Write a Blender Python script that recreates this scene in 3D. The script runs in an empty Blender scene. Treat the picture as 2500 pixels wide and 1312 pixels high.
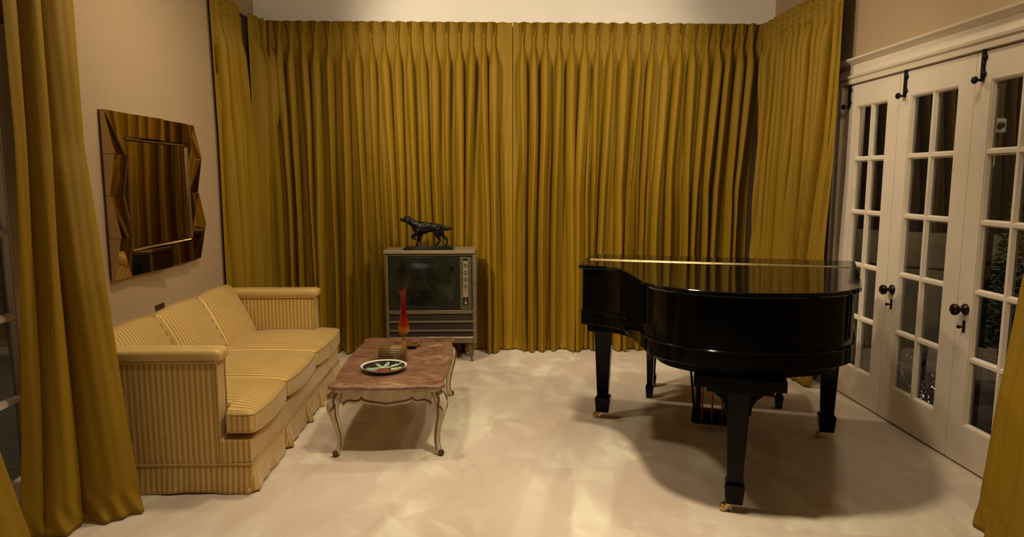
import bpy, bmesh, math, random
import numpy as np
from math import sin, cos, pi, radians, atan2, sqrt
from mathutils import Vector, Matrix, noise as mnoise

scene = bpy.context.scene
COL = scene.collection

# ------------------------------------------------------------------ camera
CAM_H, CAM_PITCH, CAM_YAW, CAM_F = 1.47, radians(7.26), radians(1.76), 1695.0
cam_data = bpy.data.cameras.new('camera')
cam_data.sensor_fit = 'HORIZONTAL'
cam_data.sensor_width = 36.0
cam_data.lens = 36.0 * CAM_F / 2500.0
cam_data.clip_start = 0.05
cam = bpy.data.objects.new('camera', cam_data)
COL.objects.link(cam)
cam.location = (0, 0, CAM_H)
cam.rotation_euler = (radians(90) - CAM_PITCH, 0, -CAM_YAW)
scene.camera = cam

# ------------------------------------------------------------------ world, lights, exposure
world = bpy.data.worlds.new('night')
scene.world = world
world.use_nodes = True
world.node_tree.nodes['Background'].inputs[0].default_value = (0.02, 0.024, 0.03, 1)
world.node_tree.nodes['Background'].inputs[1].default_value = 0.12
scene.view_settings.view_transform = 'Standard'
scene.view_settings.look = 'None'
scene.view_settings.gamma = 1.0
scene.view_settings.use_curve_mapping = False
scene.view_settings.exposure = 0.0

CEIL = 3.08
WARM = (1.0, 0.85, 0.61)


def downlight(x, y, watts, size=0.22, color=WARM, spread=170):
    d = bpy.data.lights.new('downlight', 'AREA')
    d.shape = 'DISK'
    d.size = size
    d.energy = watts
    d.color = color
    d.spread = radians(spread)
    o = bpy.data.objects.new('downlight', d)
    COL.objects.link(o)
    o.location = (x, y, CEIL - 0.02)
    return o


def lamp(x, y, z, watts, radius=0.12, color=WARM):
    d = bpy.data.lights.new('lamp_bulb', 'POINT')
    d.energy = watts
    d.shadow_soft_size = radius
    d.color = color
    o = bpy.data.objects.new('lamp_bulb', d)
    COL.objects.link(o)
    o.location = (x, y, z)
    return o


downlight(-0.95, 3.70, 23)
downlight(-0.45, 4.60, 7)
downlight(1.00, 4.60, 15)
downlight(0.45, 2.60, 27, spread=110)
downlight(1.75, 3.0, 8)


def aimed_spot(x, y, target, watts, cone=80, blend=0.5, color=WARM):
    d = bpy.data.lights.new('aimed_spot', 'SPOT')
    d.energy = watts
    d.spot_size = radians(cone)
    d.spot_blend = blend
    d.shadow_soft_size = 0.11
    d.color = color
    o = bpy.data.objects.new('aimed_spot', d)
    COL.objects.link(o)
    o.location = (x, y, CEIL - 0.08)
    o.rotation_euler = (Vector(target) - o.location).to_track_quat('-Z', 'Y').to_euler()
    return o


# adjustable spots on the ceiling turned to the curtained wall
aimed_spot(-1.60, 3.0, (1.4, 6.0, 2.15), 290)
aimed_spot(2.15, 3.0, (-0.7, 6.0, 2.15), 165)
# lamps of the living room behind the viewer, then spots added outside the glass
lamp(-1.30, -0.6, 1.85, 7)
aimed_spot(2.72, 4.55, (3.9, 5.6, 0.2), 40, 140, 1.0).location.z = 2.5  # added lamp, lifts the garden wall and patio out of black
aimed_spot(3.35, 2.6, (3.55, 5.0, 1.6), 26, 72, 0.6).location.z = 2.6  # invented source that brightens the shrub and the box on the post
aimed_spot(-2.25, 5.2, (-3.6, 4.6, 0.0), 30, 140, 1.0).location.z = 2.5  # no lamp known here; put in to brighten the terrace behind the left panes

# ------------------------------------------------------------------ materials
def new_mat(name):
    m = bpy.data.materials.new(name)
    m.use_nodes = True
    nt = m.node_tree
    return m, nt, nt.nodes['Principled BSDF'], nt.nodes['Material Output']


def nd(nt, typ, **kw):
    n = nt.nodes.new(typ)
    for k, v in kw.items():
        setattr(n, k, v)
    return n


def ramp(nt, fac, stops):
    r = nd(nt, 'ShaderNodeValToRGB')
    els = r.color_ramp.elements
    while len(els) < len(stops):
        els.new(0.5)
    for e, (p, c) in zip(els, stops):
        e.position = p
        e.color = (*c, 1)
    nt.links.new(fac, r.inputs[0])
    return r.outputs[0]


def coords(nt, scale=(1, 1, 1), rot=(0, 0, 0), kind='Object'):
    t = nd(nt, 'ShaderNodeTexCoord')
    mp = nd(nt, 'ShaderNodeMapping')
    mp.inputs['Scale'].default_value = scale
    mp.inputs['Rotation'].default_value = rot
    src = t.outputs[kind]
    if any(rot):
        m0 = nd(nt, 'ShaderNodeMapping')
        m0.inputs['Rotation'].default_value = rot
        mp.inputs['Rotation'].default_value = (0, 0, 0)
        nt.links.new(src, m0.inputs[0])
        src = m0.outputs[0]
    nt.links.new(src, mp.inputs[0])
    return mp.outputs[0]


def noise_tex(nt, vec, scale=5, detail=3, rough=0.5, dist=0.0):
    n = nd(nt, 'ShaderNodeTexNoise')
    n.inputs['Scale'].default_value = scale
    n.inputs['Detail'].default_value = detail
    n.inputs['Roughness'].default_value = rough
    n.inputs['Distortion'].default_value = dist
    nt.links.new(vec, n.inputs['Vector'])
    return n.outputs['Fac']


def bump(nt, bsdf, h, strength=0.2, dist=0.01):
    b = nd(nt, 'ShaderNodeBump')
    b.inputs['Strength'].default_value = strength
    b.inputs['Distance'].default_value = dist
    nt.links.new(h, b.inputs['Height'])
    nt.links.new(b.outputs[0], bsdf.inputs['Normal'])


def simple(name, color, rough=0.5, metal=0.0, var=0.12, scale=8, spec=0.5, coat=0.0, bmp=0.0, stretch=(1, 1, 1)):
    m, nt, b, _ = new_mat(name)
    v = coords(nt, stretch)
    n = noise_tex(nt, v, scale, 4)
    lo = tuple(max(0, c * (1 - var)) for c in color)
    hi = tuple(min(1, c * (1 + var)) for c in color)
    nt.links.new(ramp(nt, n, [(0.3, lo), (0.7, hi)]), b.inputs['Base Color'])
    b.inputs['Roughness'].default_value = rough
    b.inputs['Metallic'].default_value = metal
    b.inputs['Specular IOR Level'].default_value = spec
    b.inputs['Coat Weight'].default_value = coat
    b.inputs['Coat Roughness'].default_value = 0.03
    if bmp:
        bump(nt, b, n, bmp, 0.004)
    return m


def weave_mat(name, color, rough, scale, var, bmp, sheen=0.0, dark=0.8):
    """cloth with slubs running both ways"""
    m, nt, b, _ = new_mat(name)
    a = noise_tex(nt, coords(nt, (scale, scale, scale * 0.06)), 1, 3)
    c = noise_tex(nt, coords(nt, (scale * 0.08, scale * 0.08, scale)), 1, 3)
    big = noise_tex(nt, coords(nt, (1, 1, 0.35)), 2.2, 3)
    mx = nd(nt, 'ShaderNodeMath', operation='ADD')
    nt.links.new(a, mx.inputs[0])
    nt.links.new(c, mx.inputs[1])
    mx2 = nd(nt, 'ShaderNodeMath', operation='MULTIPLY_ADD')
    nt.links.new(big, mx2.inputs[0])
    mx2.inputs[1].default_value = 0.6
    nt.links.new(mx.outputs[0], mx2.inputs[2])
    mr = nd(nt, 'ShaderNodeMapRange')
    mr.inputs['From Min'].default_value = 0.8
    mr.inputs['From Max'].default_value = 1.8
    nt.links.new(mx2.outputs[0], mr.inputs['Value'])
    lo = tuple(x * (1 - var) for x in color)
    hi = tuple(min(1, x * (1 + var)) for x in color)
    nt.links.new(ramp(nt, mr.outputs[0], [(0.0, lo), (1.0, hi)]), b.inputs['Base Color'])
    b.inputs['Roughness'].default_value = rough
    b.inputs['Specular IOR Level'].default_value = 0.25
    b.inputs['Sheen Weight'].default_value = sheen
    b.inputs['Sheen Roughness'].default_value = 0.4
    b.inputs['Sheen Tint'].default_value = (color[0] * 1.5, color[1] * 1.5, color[2] * 2, 1)
    bump(nt, b, mx.outputs[0], bmp, 0.003)
    return m


M = {}
M['curtain'] = weave_mat('mustard velvet', (0.258, 0.148, 0.004), 0.62, 260, 0.16, 0.25, 0.06)
M['lining'] = M['curtain']
M['wall'] = weave_mat('linen wallcovering', (0.385, 0.275, 0.162), 0.85, 190, 0.06, 0.25)
M['plaster'] = simple('painted plaster', (0.90, 0.83, 0.74), 0.8, var=0.03, scale=3)
M['front'] = simple('darkened front wall', (0.05, 0.04, 0.03), 0.7)  # unseen wall coloured dark to keep its reflection in the piano black
M['ceiling'] = simple('ceiling paint', (0.45, 0.42, 0.37), 0.9, var=0.02, scale=2)
M['white_paint'] = simple('cream gloss paint', (0.70, 0.595, 0.47), 0.42, var=0.04, scale=6, bmp=0.03)
M['lacquer'] = simple('black piano lacquer', (0.0025, 0.0022, 0.002), 0.07, var=0.2, spec=0.3)
M['satin_black'] = simple('satin black wood', (0.003, 0.0027, 0.0024), 0.3, var=0.2, spec=0.08)
M['lacquer_side'] = simple('black lacquer of the case', (0.002, 0.0018, 0.0016), 0.08, var=0.2, spec=0.13)
M['brass'] = simple('aged brass', (0.55, 0.38, 0.14), 0.28, 1.0, var=0.2, scale=40)
M['bright_brass'] = simple('bright brass', (0.92, 0.72, 0.40), 0.25, 1.0, var=0.15, scale=30)
M['rod_brass'] = simple('dark copper rod', (0.16, 0.045, 0.018), 0.35, 1.0, var=0.2, scale=30)
M['iron'] = simple('black iron', (0.008, 0.006, 0.005), 0.4, 0.6, var=0.2, scale=30)
M['bronze_knob'] = simple('dark bronze', (0.045, 0.026, 0.016), 0.22, 0.85, var=0.25, scale=30)
M['dog_bronze'] = simple('black patinated bronze', (0.010, 0.0085, 0.007), 0.30, 0.55, var=0.4, scale=60, bmp=0.6)
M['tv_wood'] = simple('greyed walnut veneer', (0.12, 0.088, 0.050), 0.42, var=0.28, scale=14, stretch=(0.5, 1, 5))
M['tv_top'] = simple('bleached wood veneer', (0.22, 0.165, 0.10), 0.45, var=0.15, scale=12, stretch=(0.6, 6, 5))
M['tv_bezel'] = simple('black plastic', (0.008, 0.009, 0.006), 0.35, var=0.1)
M['tv_mask'] = simple('dark green mask', (0.009, 0.010, 0.005), 0.3, var=0.1)
M['tv_panel'] = simple('grey control plate', (0.085, 0.075, 0.04), 0.35, 0.3, var=0.1)
M['tv_strip'] = simple('tan control strip', (0.21, 0.15, 0.09), 0.4, var=0.1)
M['grille'] = simple('brown speaker cloth', (0.022, 0.009, 0.004), 0.8, var=0.6, scale=90, stretch=(0.3, 1, 3), bmp=0.4)
M['tv_silver'] = simple('silver trim', (0.75, 0.66, 0.50), 0.25, 0.9, var=0.1)
M['ink'] = simple('black lettering', (0.006, 0.005, 0.004), 0.5)
M['cream_wood'] = simple('antiqued cream paint', (0.55, 0.44, 0.29), 0.45, var=0.25, scale=22, bmp=0.08, stretch=(1, 1, 0.4))
M['carving'] = simple('brown gilded carving', (0.10, 0.048, 0.022), 0.4, 0.2, var=0.4, scale=40)
M['red_tag'] = simple('maroon tag', (0.028, 0.002, 0.004), 0.4)
M['pale_porcelain'] = simple('white porcelain', (0.72, 0.70, 0.62), 0.2, var=0.05)
M['glaze_black'] = simple('black glaze', (0.012, 0.013, 0.012), 0.15)
M['glaze_mint'] = simple('pale mint glaze', (0.42, 0.52, 0.44), 0.2, var=0.25, scale=60)
M['glaze_red'] = simple('rust red glaze', (0.24, 0.045, 0.015), 0.2, var=0.3, scale=60)
M['glaze_yellow'] = simple('yellow green glaze', (0.62, 0.62, 0.20), 0.2, var=0.15, scale=60)
M['tambour'] = simple('ribbed brown wood', (0.15, 0.083, 0.022), 0.26, var=0.2, scale=20, spec=0.6, stretch=(0.3, 4, 4))
M['leaf'] = simple('dark shrub leaf', (0.026, 0.036, 0.008), 0.4, var=0.5, scale=9)
M['bark'] = simple('bark', (0.05, 0.035, 0.02), 0.8, var=0.4, scale=20)
M['garden_wall'] = simple('grey garden wall', (0.30, 0.26, 0.20), 0.8, var=0.2, scale=3)
M['patio'] = simple('patio concrete', (0.07, 0.06, 0.05), 0.8, var=0.3, scale=4)
M['outlet'] = simple('white enamel box', (0.62, 0.56, 0.46), 0.4, var=0.04)
M['dark_box'] = simple('dark brown cover', (0.03, 0.008, 0.004), 0.4)
M['pier'] = simple('dark brown siding', (0.022, 0.016, 0.008), 0.7, var=0.3, scale=6)


def carpet_mat():
    m, nt, b, _ = new_mat('cream pile carpet')
    # overlapping sweeps of brushed pile, each patch with its own tone
    def sweep(rot, sx, sy, seed):
        v = coords(nt, (sx, sy, 1), (0, 0, rot))
        vo = nd(nt, 'ShaderNodeTexVoronoi')
        vo.feature = 'SMOOTH_F1'
        vo.inputs['Smoothness'].default_value = 0.25
        vo.inputs['Scale'].default_value = 1.0
        vo.inputs['Randomness'].default_value = 1.0
        ad = nd(nt, 'ShaderNodeVectorMath', operation='ADD')
        nt.links.new(v, ad.inputs[0])
        ad.inputs[1].default_value = (seed, seed * 1.7, 0)
        nt.links.new(ad.outputs[0], vo.inputs['Vector'])
        sp = nd(nt, 'ShaderNodeSeparateColor')
        nt.links.new(vo.outputs['Color'], sp.inputs[0])
        return sp.outputs[0]
    s1 = sweep(0.22, 5.2, 0.75, 3.1)
    s2 = sweep(-0.30, 6.2, 0.95, 7.7)
    s3 = sweep(0.6, 4.0, 0.9, 1.3)
    def add(a, b2, k=1.0):
        q = nd(nt, 'ShaderNodeMath', operation='MULTIPLY_ADD')
        nt.links.new(b2, q.inputs[0])
        q.inputs[1].default_value = k
        nt.links.new(a, q.inputs[2])
        return q.outputs[0]
    def math_(op, a, c=None, clamp=False):
        q = nd(nt, 'ShaderNodeMath', operation=op)
        q.use_clamp = clamp
        for k, val in enumerate((a, c)):
            if val is None:
                continue
            if isinstance(val, (int, float)):
                q.inputs[k].default_value = val
            else:
                nt.links.new(val, q.inputs[k])
        return q.outputs[0]

    def wedges(rot, px, py, seed, lo):
        """pointed strokes left by the carpet brush"""
        v = coords(nt, (1 / px, 1 / py, 1), (0, 0, rot))
        wv = noise_tex(nt, coords(nt, (1, 1, 1)), 2.3, 2)
        sp = nd(nt, 'ShaderNodeSeparateXYZ')
        nt.links.new(v, sp.inputs[0])
        x = math_('ADD', sp.outputs['X'], math_('MULTIPLY', wv, 1.3))
        row = math_('FLOOR', math_('ADD', sp.outputs['Y'], seed))
        x = math_('ADD', x, math_('MULTIPLY', row, 0.37))
        y = math_('ADD', math_('ADD', sp.outputs['Y'], seed), math_('MULTIPLY', math_('SINE', math_('MULTIPLY', math_('FLOOR', x), 4.1)), 0.23))
        fx = math_('ABSOLUTE', math_('SUBTRACT', math_('FRACT', x), 0.5))
        fy = math_('FRACT', y)
        edge = math_('SUBTRACT', math_('MULTIPLY', math_('SUBTRACT', 1.0, fy), 0.5), fx)
        m_ = math_('MULTIPLY', edge, 9.0, True)
        m_ = math_('MULTIPLY', m_, math_('SUBTRACT', 1.25, math_('MULTIPLY', fy, 0.6), True))
        gate = math_('MULTIPLY', math_('SUBTRACT', noise_tex(nt, coords(nt, (1, 1, 1), (0, 0, seed)), 1.7, 2), lo), 6.0, True)
        return math_('MULTIPLY', m_, gate)
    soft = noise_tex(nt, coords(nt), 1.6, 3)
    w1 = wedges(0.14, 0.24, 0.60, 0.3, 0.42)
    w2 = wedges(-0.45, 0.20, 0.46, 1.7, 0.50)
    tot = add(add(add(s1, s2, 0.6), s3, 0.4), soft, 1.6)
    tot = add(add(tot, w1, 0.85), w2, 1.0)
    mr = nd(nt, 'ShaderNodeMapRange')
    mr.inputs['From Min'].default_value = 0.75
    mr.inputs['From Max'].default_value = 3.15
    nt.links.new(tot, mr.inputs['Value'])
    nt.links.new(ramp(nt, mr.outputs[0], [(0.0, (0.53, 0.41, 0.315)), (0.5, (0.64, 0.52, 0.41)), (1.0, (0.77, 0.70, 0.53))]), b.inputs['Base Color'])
    b.inputs['Roughness'].default_value = 0.95
    b.inputs['Specular IOR Level'].default_value = 0.1
    b.inputs['Sheen Weight'].default_value = 0.15
    f = noise_tex(nt, coords(nt), 420, 2)
    bump(nt, b, f, 0.35, 0.004)
    return m


M['carpet'] = carpet_mat()


def stripe_mat():
    """satin ticking; the stripes follow the cut of each panel"""
    m, nt, b, _ = new_mat('gold striped satin')
    t = nd(nt, 'ShaderNodeTexCoord')
    sp = nd(nt, 'ShaderNodeSeparateXYZ')
    nt.links.new(t.outputs['Object'], sp.inputs[0])
    sn = nd(nt, 'ShaderNodeSeparateXYZ')
    nt.links.new(t.outputs['Normal'], sn.inputs[0])
    ab = nd(nt, 'ShaderNodeMath', operation='ABSOLUTE')
    nt.links.new(sn.outputs['Y'], ab.inputs[0])
    gt = nd(nt, 'ShaderNodeMath', operation='GREATER_THAN')
    nt.links.new(ab.outputs[0], gt.inputs[0])
    gt.inputs[1].default_value = 0.75
    mix = nd(nt, 'ShaderNodeMix', data_type='FLOAT')
    nt.links.new(gt.outputs[0], mix.inputs[0])
    nt.links.new(sp.outputs['Y'], mix.inputs[2])
    nt.links.new(sp.outputs['X'], mix.inputs[3])
    ml = nd(nt, 'ShaderNodeMath', operation='MULTIPLY')
    nt.links.new(mix.outputs[0], ml.inputs[0])
    ml.inputs[1].default_value = 2 * pi / 0.0255
    sn2 = nd(nt, 'ShaderNodeMath', operation='SINE')
    nt.links.new(ml.outputs[0], sn2.inputs[0])
    mr = nd(nt, 'ShaderNodeMapRange')
    mr.inputs['From Min'].default_value = -0.25
    mr.inputs['From Max'].default_value = 0.25
    nt.links.new(sn2.outputs[0], mr.inputs['Value'])
    nz = noise_tex(nt, coords(nt), 5, 3)
    c1 = ramp(nt, nz, [(0.3, (0.38, 0.225, 0.058)), (0.7, (0.43, 0.26, 0.07))])
    c2 = ramp(nt, nz, [(0.3, (0.60, 0.405, 0.135)), (0.7, (0.65, 0.445, 0.155))])
    cm = nd(nt, 'ShaderNodeMix', data_type='RGBA')
    nt.links.new(mr.outputs[0], cm.inputs[0])
    nt.links.new(c1, cm.inputs[6])
    nt.links.new(c2, cm.inputs[7])
    nt.links.new(cm.outputs[2], b.inputs['Base Color'])
    rr = nd(nt, 'ShaderNodeMapRange')
    rr.inputs['To Min'].default_value = 0.45
    rr.inputs['To Max'].default_value = 0.26
    nt.links.new(mr.outputs[0], rr.inputs['Value'])
    nt.links.new(rr.outputs[0], b.inputs['Roughness'])
    b.inputs['Specular IOR Level'].default_value = 0.6
    b.inputs['Specular Tint'].default_value = (1, 0.85, 0.45, 1)
    b.inputs['Sheen Weight'].default_value = 0.2
    return m


M['stripe'] = stripe_mat()
M['satin'] = simple('gold satin', (0.56, 0.37, 0.13), 0.4, var=0.12, scale=9, spec=0.5, stretch=(0.4, 3, 3))
M['piping'] = simple('gold piping', (0.44, 0.28, 0.09), 0.5, var=0.15, scale=40)


def marble_mat():
    m, nt, b, _ = new_mat('rose marble')
    v = coords(nt)
    n1 = noise_tex(nt, v, 7, 8, 0.7, 0.9)
    n2 = noise_tex(nt, coords(nt, (1, 2, 1)), 26, 6, 0.65, 0.4)
    q = nd(nt, 'ShaderNodeMath', operation='MULTIPLY_ADD')
    nt.links.new(n2, q.inputs[0])
    q.inputs[1].default_value = 0.5
    nt.links.new(n1, q.inputs[2])
    nt.links.new(ramp(nt, q.outputs[0], [(0.55, (0.085, 0.040, 0.022)), (0.70, (0.19, 0.093, 0.050)), (0.84, (0.25, 0.130, 0.074)), (0.96, (0.46, 0.31, 0.19))]), b.inputs['Base Color'])
    b.inputs['Roughness'].default_value = 0.38
    bump(nt, b, n2, 0.15, 0.003)
    return m


M['marble'] = marble_mat()


def glass_mat(name, tint=(0.9, 0.93, 0.9), rough=0.0, boost=1.0):
    m = bpy.data.materials.new(name)
    m.use_nodes = True
    nt = m.node_tree
    nt.nodes.remove(nt.nodes['Principled BSDF'])
    out = nt.nodes['Material Output']
    tr = nd(nt, 'ShaderNodeBsdfTransparent')
    tr.inputs[0].default_value = (*tint, 1)
    gl = nd(nt, 'ShaderNodeBsdfGlossy')
    gl.inputs['Roughness'].default_value = rough
    fr = nd(nt, 'ShaderNodeFresnel')
    fr.inputs[0].default_value = 1.5
    k = nd(nt, 'ShaderNodeMath', operation='MULTIPLY')
    k.inputs[1].default_value = boost
    k.use_clamp = True
    nt.links.new(fr.outputs[0], k.inputs[0])
    mx = nd(nt, 'ShaderNodeMixShader')
    ge = nd(nt, 'ShaderNodeNewGeometry')
    iv = nd(nt, 'ShaderNodeMath', operation='SUBTRACT')
    iv.inputs[0].default_value = 1.0
    nt.links.new(ge.outputs['Backfacing'], iv.inputs[1])
    fr1 = nd(nt, 'ShaderNodeMath', operation='MULTIPLY')
    nt.links.new(k.outputs[0], fr1.inputs[0])
    nt.links.new(iv.outputs[0], fr1.inputs[1])
    nt.links.new(fr1.outputs[0], mx.inputs[0])
    nt.links.new(tr.outputs[0], mx.inputs[1])
    nt.links.new(gl.outputs[0], mx.inputs[2])
    nt.links.new(mx.outputs[0], out.inputs[0])
    return m


M['pane'] = glass_mat('window glass', (0.93, 0.95, 0.93), 0.0, 1.7)
M['plastic'] = glass_mat('clear plastic film', (0.75, 0.75, 0.72), 0.12, 3.0)

m, nt, b, _ = new_mat('bronze tinted mirror')
nt.links.new(ramp(nt, noise_tex(nt, coords(nt), 3, 2), [(0.3, (0.42, 0.32, 0.17)), (0.7, (0.46, 0.35, 0.19))]), b.inputs['Base Color'])
b.inputs['Metallic'].default_value = 1.0
b.inputs['Roughness'].default_value = 0.03
M['mirror'] = m
M['mirror_edge'] = simple('polished mirror edge', (0.60, 0.44, 0.22), 0.22, 1.0, var=0.1)
m, nt, b, _ = new_mat('tube glass')
nt.links.new(ramp(nt, noise_tex(nt, coords(nt), 9, 5, 0.6), [(0.42, (0.004, 0.005, 0.003)), (0.58, (0.014, 0.016, 0.008))]), b.inputs['Base Color'])
b.inputs['Roughness'].default_value = 0.16
b.inputs['Specular IOR Level'].default_value = 0.35
M['tube'] = m
m, nt, b, _ = new_mat('amberina glass')
sp = nd(nt, 'ShaderNodeSeparateXYZ')
nt.links.new(coords(nt), sp.inputs[0])
nt.links.new(ramp(nt, sp.outputs['Z'], [(0.0, (0.30, 0.13, 0.02)), (0.085, (0.62, 0.30, 0.02)), (0.125, (0.42, 0.030, 0.003)), (0.20, (0.22, 0.006, 0.003)), (1.0, (0.30, 0.006, 0.014))]), b.inputs['Base Color'])
b.inputs['Roughness'].default_value = 0.06
b.inputs['Transmission Weight'].default_value = 0.45
b.inputs['IOR'].default_value = 1.45
M['vase'] = m
m, nt, b, _ = new_mat('amber brown glass')
nt.links.new(ramp(nt, noise_tex(nt, coords(nt), 14, 3), [(0.3, (0.10, 0.045, 0.010)), (0.7, (0.22, 0.105, 0.022))]), b.inputs['Base Color'])
b.inputs['Roughness'].default_value = 0.07
b.inputs['Transmission Weight'].default_value = 0.25
b.inputs['Specular IOR Level'].default_value = 0.9
M['amber'] = m

# ------------------------------------------------------------------ mesh helpers
class MB:
    def __init__(s):
        s.v, s.f, s.mi = [], [], []

    def add(s, vs, fs, mi=0):
        o = len(s.v)
        s.v += [tuple(float(c) for c in p) for p in vs]
        for f in fs:
            s.f.append([i + o for i in f])
            s.mi.append(mi)
        return s

    def box(s, x0, x1, y0, y1, z0, z1, mi=0):
        x0, x1 = min(x0, x1), max(x0, x1)
        y0, y1 = min(y0, y1), max(y0, y1)
        z0, z1 = min(z0, z1), max(z0, z1)
        vs = [(x, y, z) for z in (z0, z1) for y in (y0, y1) for x in (x0, x1)]
        return s.add(vs, [(0, 2, 3, 1), (4, 5, 7, 6), (0, 1, 5, 4), (2, 6, 7, 3), (0, 4, 6, 2), (1, 3, 7, 5)], mi)

    def loft(s, rings, closed=True, cap=True, mi=0):
        n = len(rings[0])
        vs = [p for r in rings for p in r]
        fs = []
        for i in range(len(rings) - 1):
            for j in range(n if closed else n - 1):
                k = (j + 1) % n
                fs.append((i * n + j, i * n + k, (i + 1) * n + k, (i + 1) * n + j))
        if cap and closed:
            fs.append(tuple(range(n - 1, -1, -1)))
            fs.append(tuple((len(rings) - 1) * n + j for j in range(n)))
        return s.add(vs, fs, mi)

    def prism(s, outline, z0, z1, mi=0):
        return s.loft([[(x, y, z0) for x, y in outline], [(x, y, z1) for x, y in outline]], mi=mi)

    def lathe(s, prof, c=(0, 0, 0), n=28, axis='z', mi=0):
        rings = []
        for r, h in prof:
            ring = []
            for i in range(n):
                a = 2 * pi * i / n
                p = (r * cos(a), r * sin(a), h)
                if axis == 'x':
                    p = (h, p[0], p[1])
                elif axis == '-x':
                    p = (-h, -p[0], p[1])
                elif axis == '-y':
                    p = (p[0], -h, p[1])
                ring.append((p[0] + c[0], p[1] + c[1], p[2] + c[2]))
            rings.append(ring)
        return s.loft(rings, mi=mi)

    def tube(s, pts, r, n=10, closed=False, mi=0, squash=None):
        pts = [Vector(p) for p in pts]
        m = len(pts)
        rs = r if isinstance(r, (list, tuple)) else [r] * m
        rings = []
        ref = None
        for i, p in enumerate(pts):
            a = pts[(i - 1) % m] if (closed or i > 0) else p
            c = pts[(i + 1) % m] if (closed or i < m - 1) else p
            t = (c - a)
            if t.length < 1e-9:
                t = Vector((0, 0, 1))
            t.normalize()
            if ref is None:
                ref = Vector((0, 0, 1)) if abs(t.z) < 0.9 else Vector((1, 0, 0))
            u = (ref - t * ref.dot(t))
            if u.length < 1e-6:
                u = Vector((0, 1, 0)) - t * t.y
            u.normalize()
            w = t.cross(u)
            ref = u
            ring = []
            for j in range(n):
                an = 2 * pi * j / n
                ring.append(tuple(p + (u * cos(an) + w * sin(an)) * rs[i]))
            rings.append(ring)
        if closed:
            rings.append(rings[0])
            return s.loft(rings, cap=False, mi=mi)
        return s.loft(rings, mi=mi)

    def grid(s, P, mi=0):
        P = np.asarray(P)
        a, b2 = P.shape[:2]
        fs = [(i * b2 + j, i * b2 + j + 1, (i + 1) * b2 + j + 1, (i + 1) * b2 + j) for i in range(a - 1) for j in range(b2 - 1)]
        return s.add(P.reshape(-1, 3), fs, mi)

    def rbox(s, c, half, r, crown=0.0, crown_bot=None, n=14, warp=None, mi=0):
        """soft box: rounded edges, crowned top and bottom"""
        hx, hy, hz = half
        if crown_bot is None:
            crown_bot = crown
        seen, vs, fs = {}, [], []

        def vid(p):
            k = tuple(round(q * 1000) for q in p)
            if k not in seen:
                seen[k] = len(vs)
                vs.append(p)
            return seen[k]
        lin = [-cos(pi * i / n) * 0.35 + (2 * i / n - 1) * 0.65 for i in range(n + 1)]
        for ax in range(3):
            for sg in (-1, 1):
                for i in range(n):
                    for j in range(n):
                        q = []
                        for (a, b2) in ((i, j), (i + 1, j), (i + 1, j + 1), (i, j + 1)):
                            p = [0, 0, 0]
                            p[ax] = sg
                            p[(ax + 1) % 3] = lin[a]
                            p[(ax + 2) % 3] = lin[b2]
                            q.append(vid(tuple(p)))
                        fs.append(q if sg > 0 else q[::-1])
        out = []
        for p in vs:
            w = [p[0] * hx, p[1] * hy, p[2] * hz]
            inn = [max(-h + r, min(h - r, q)) for q, h in zip(w, (hx, hy, hz))]
            d = Vector([a - b2 for a, b2 in zip(w, inn)])
            if d.length > 1e-9:
                d = d.normalized() * r
            q = [inn[k] + d[k] for k in range(3)]
            cr = max(0, 1 - (q[0] / hx) ** 2) * max(0, 1 - (q[1] / hy) ** 2)
            cr = cr ** 0.6
            q[2] += cr * (crown if p[2] > 0 else -crown_bot) * min(1, abs(p[2]))
            if warp:
                q = warp(q)
            out.append((q[0] + c[0], q[1] + c[1], q[2] + c[2]))
        return s.add(out, fs, mi)

    def xf(s, mat):
        s.v = [tuple(mat @ Vector(p)) for p in s.v]
        return s

    def build(s, name, mats, parent=None, origin=None, smooth=True, bevel=0.0, seg=2, solid=0.0, angle=38, label=None):
        me = bpy.data.meshes.new(name)
        o0 = origin or (0, 0, 0)
        vv = [(p[0] - o0[0], p[1] - o0[1], p[2] - o0[2]) for p in s.v]
        me.from_pydata(vv, [], s.f)
        if not isinstance(mats, (list, tuple)):
            mats = [mats]
        for q in mats:
            me.materials.append(q)
        if len(mats) > 1:
            me.polygons.foreach_set('material_index', s.mi)
        bm = bmesh.new()
        bm.from_mesh(me)
        bmesh.ops.recalc_face_normals(bm, faces=bm.faces)
        bm.to_mesh(me)
        bm.free()
        if smooth:
            me.polygons.foreach_set('use_smooth', [True] * len(me.polygons))
            me.set_sharp_from_angle(angle=radians(angle))
        me.update()
        o = bpy.data.objects.new(name, me)
        COL.objects.link(o)
        o.location = o0
        if parent is not None:
            o.parent = parent
        if solid:
            md = o.modifiers.new('thickness', 'SOLIDIFY')
            md.thickness = solid
            md.offset = 0
        if bevel:
            md = o.modifiers.new('bevel', 'BEVEL')
            md.width = bevel
            md.segments = seg
            md.limit_method = 'ANGLE'
            md.angle_limit = radians(40)
        if label:
            o['label'] = label
        return o


def tag(o, label, cat, group=None, kind=None):
    o['label'] = label
    o['category'] = cat
    if group:
        o['group'] = group
    if kind:
        o['kind'] = kind
    return o


def thing(name, label, cat, loc=(0, 0, 0), rz=0.0, group=None):
    o = bpy.data.objects.new(name, None)
    o.empty_display_size = 0.1
    COL.objects.link(o)
    o.location = loc
    o.rotation_euler = (0, 0, rz)
    return tag(o, label, cat, group)


def struct(o, label=None):
    o['kind'] = 'structure'
    if label:
        o['label'] = label
    return o


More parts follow.
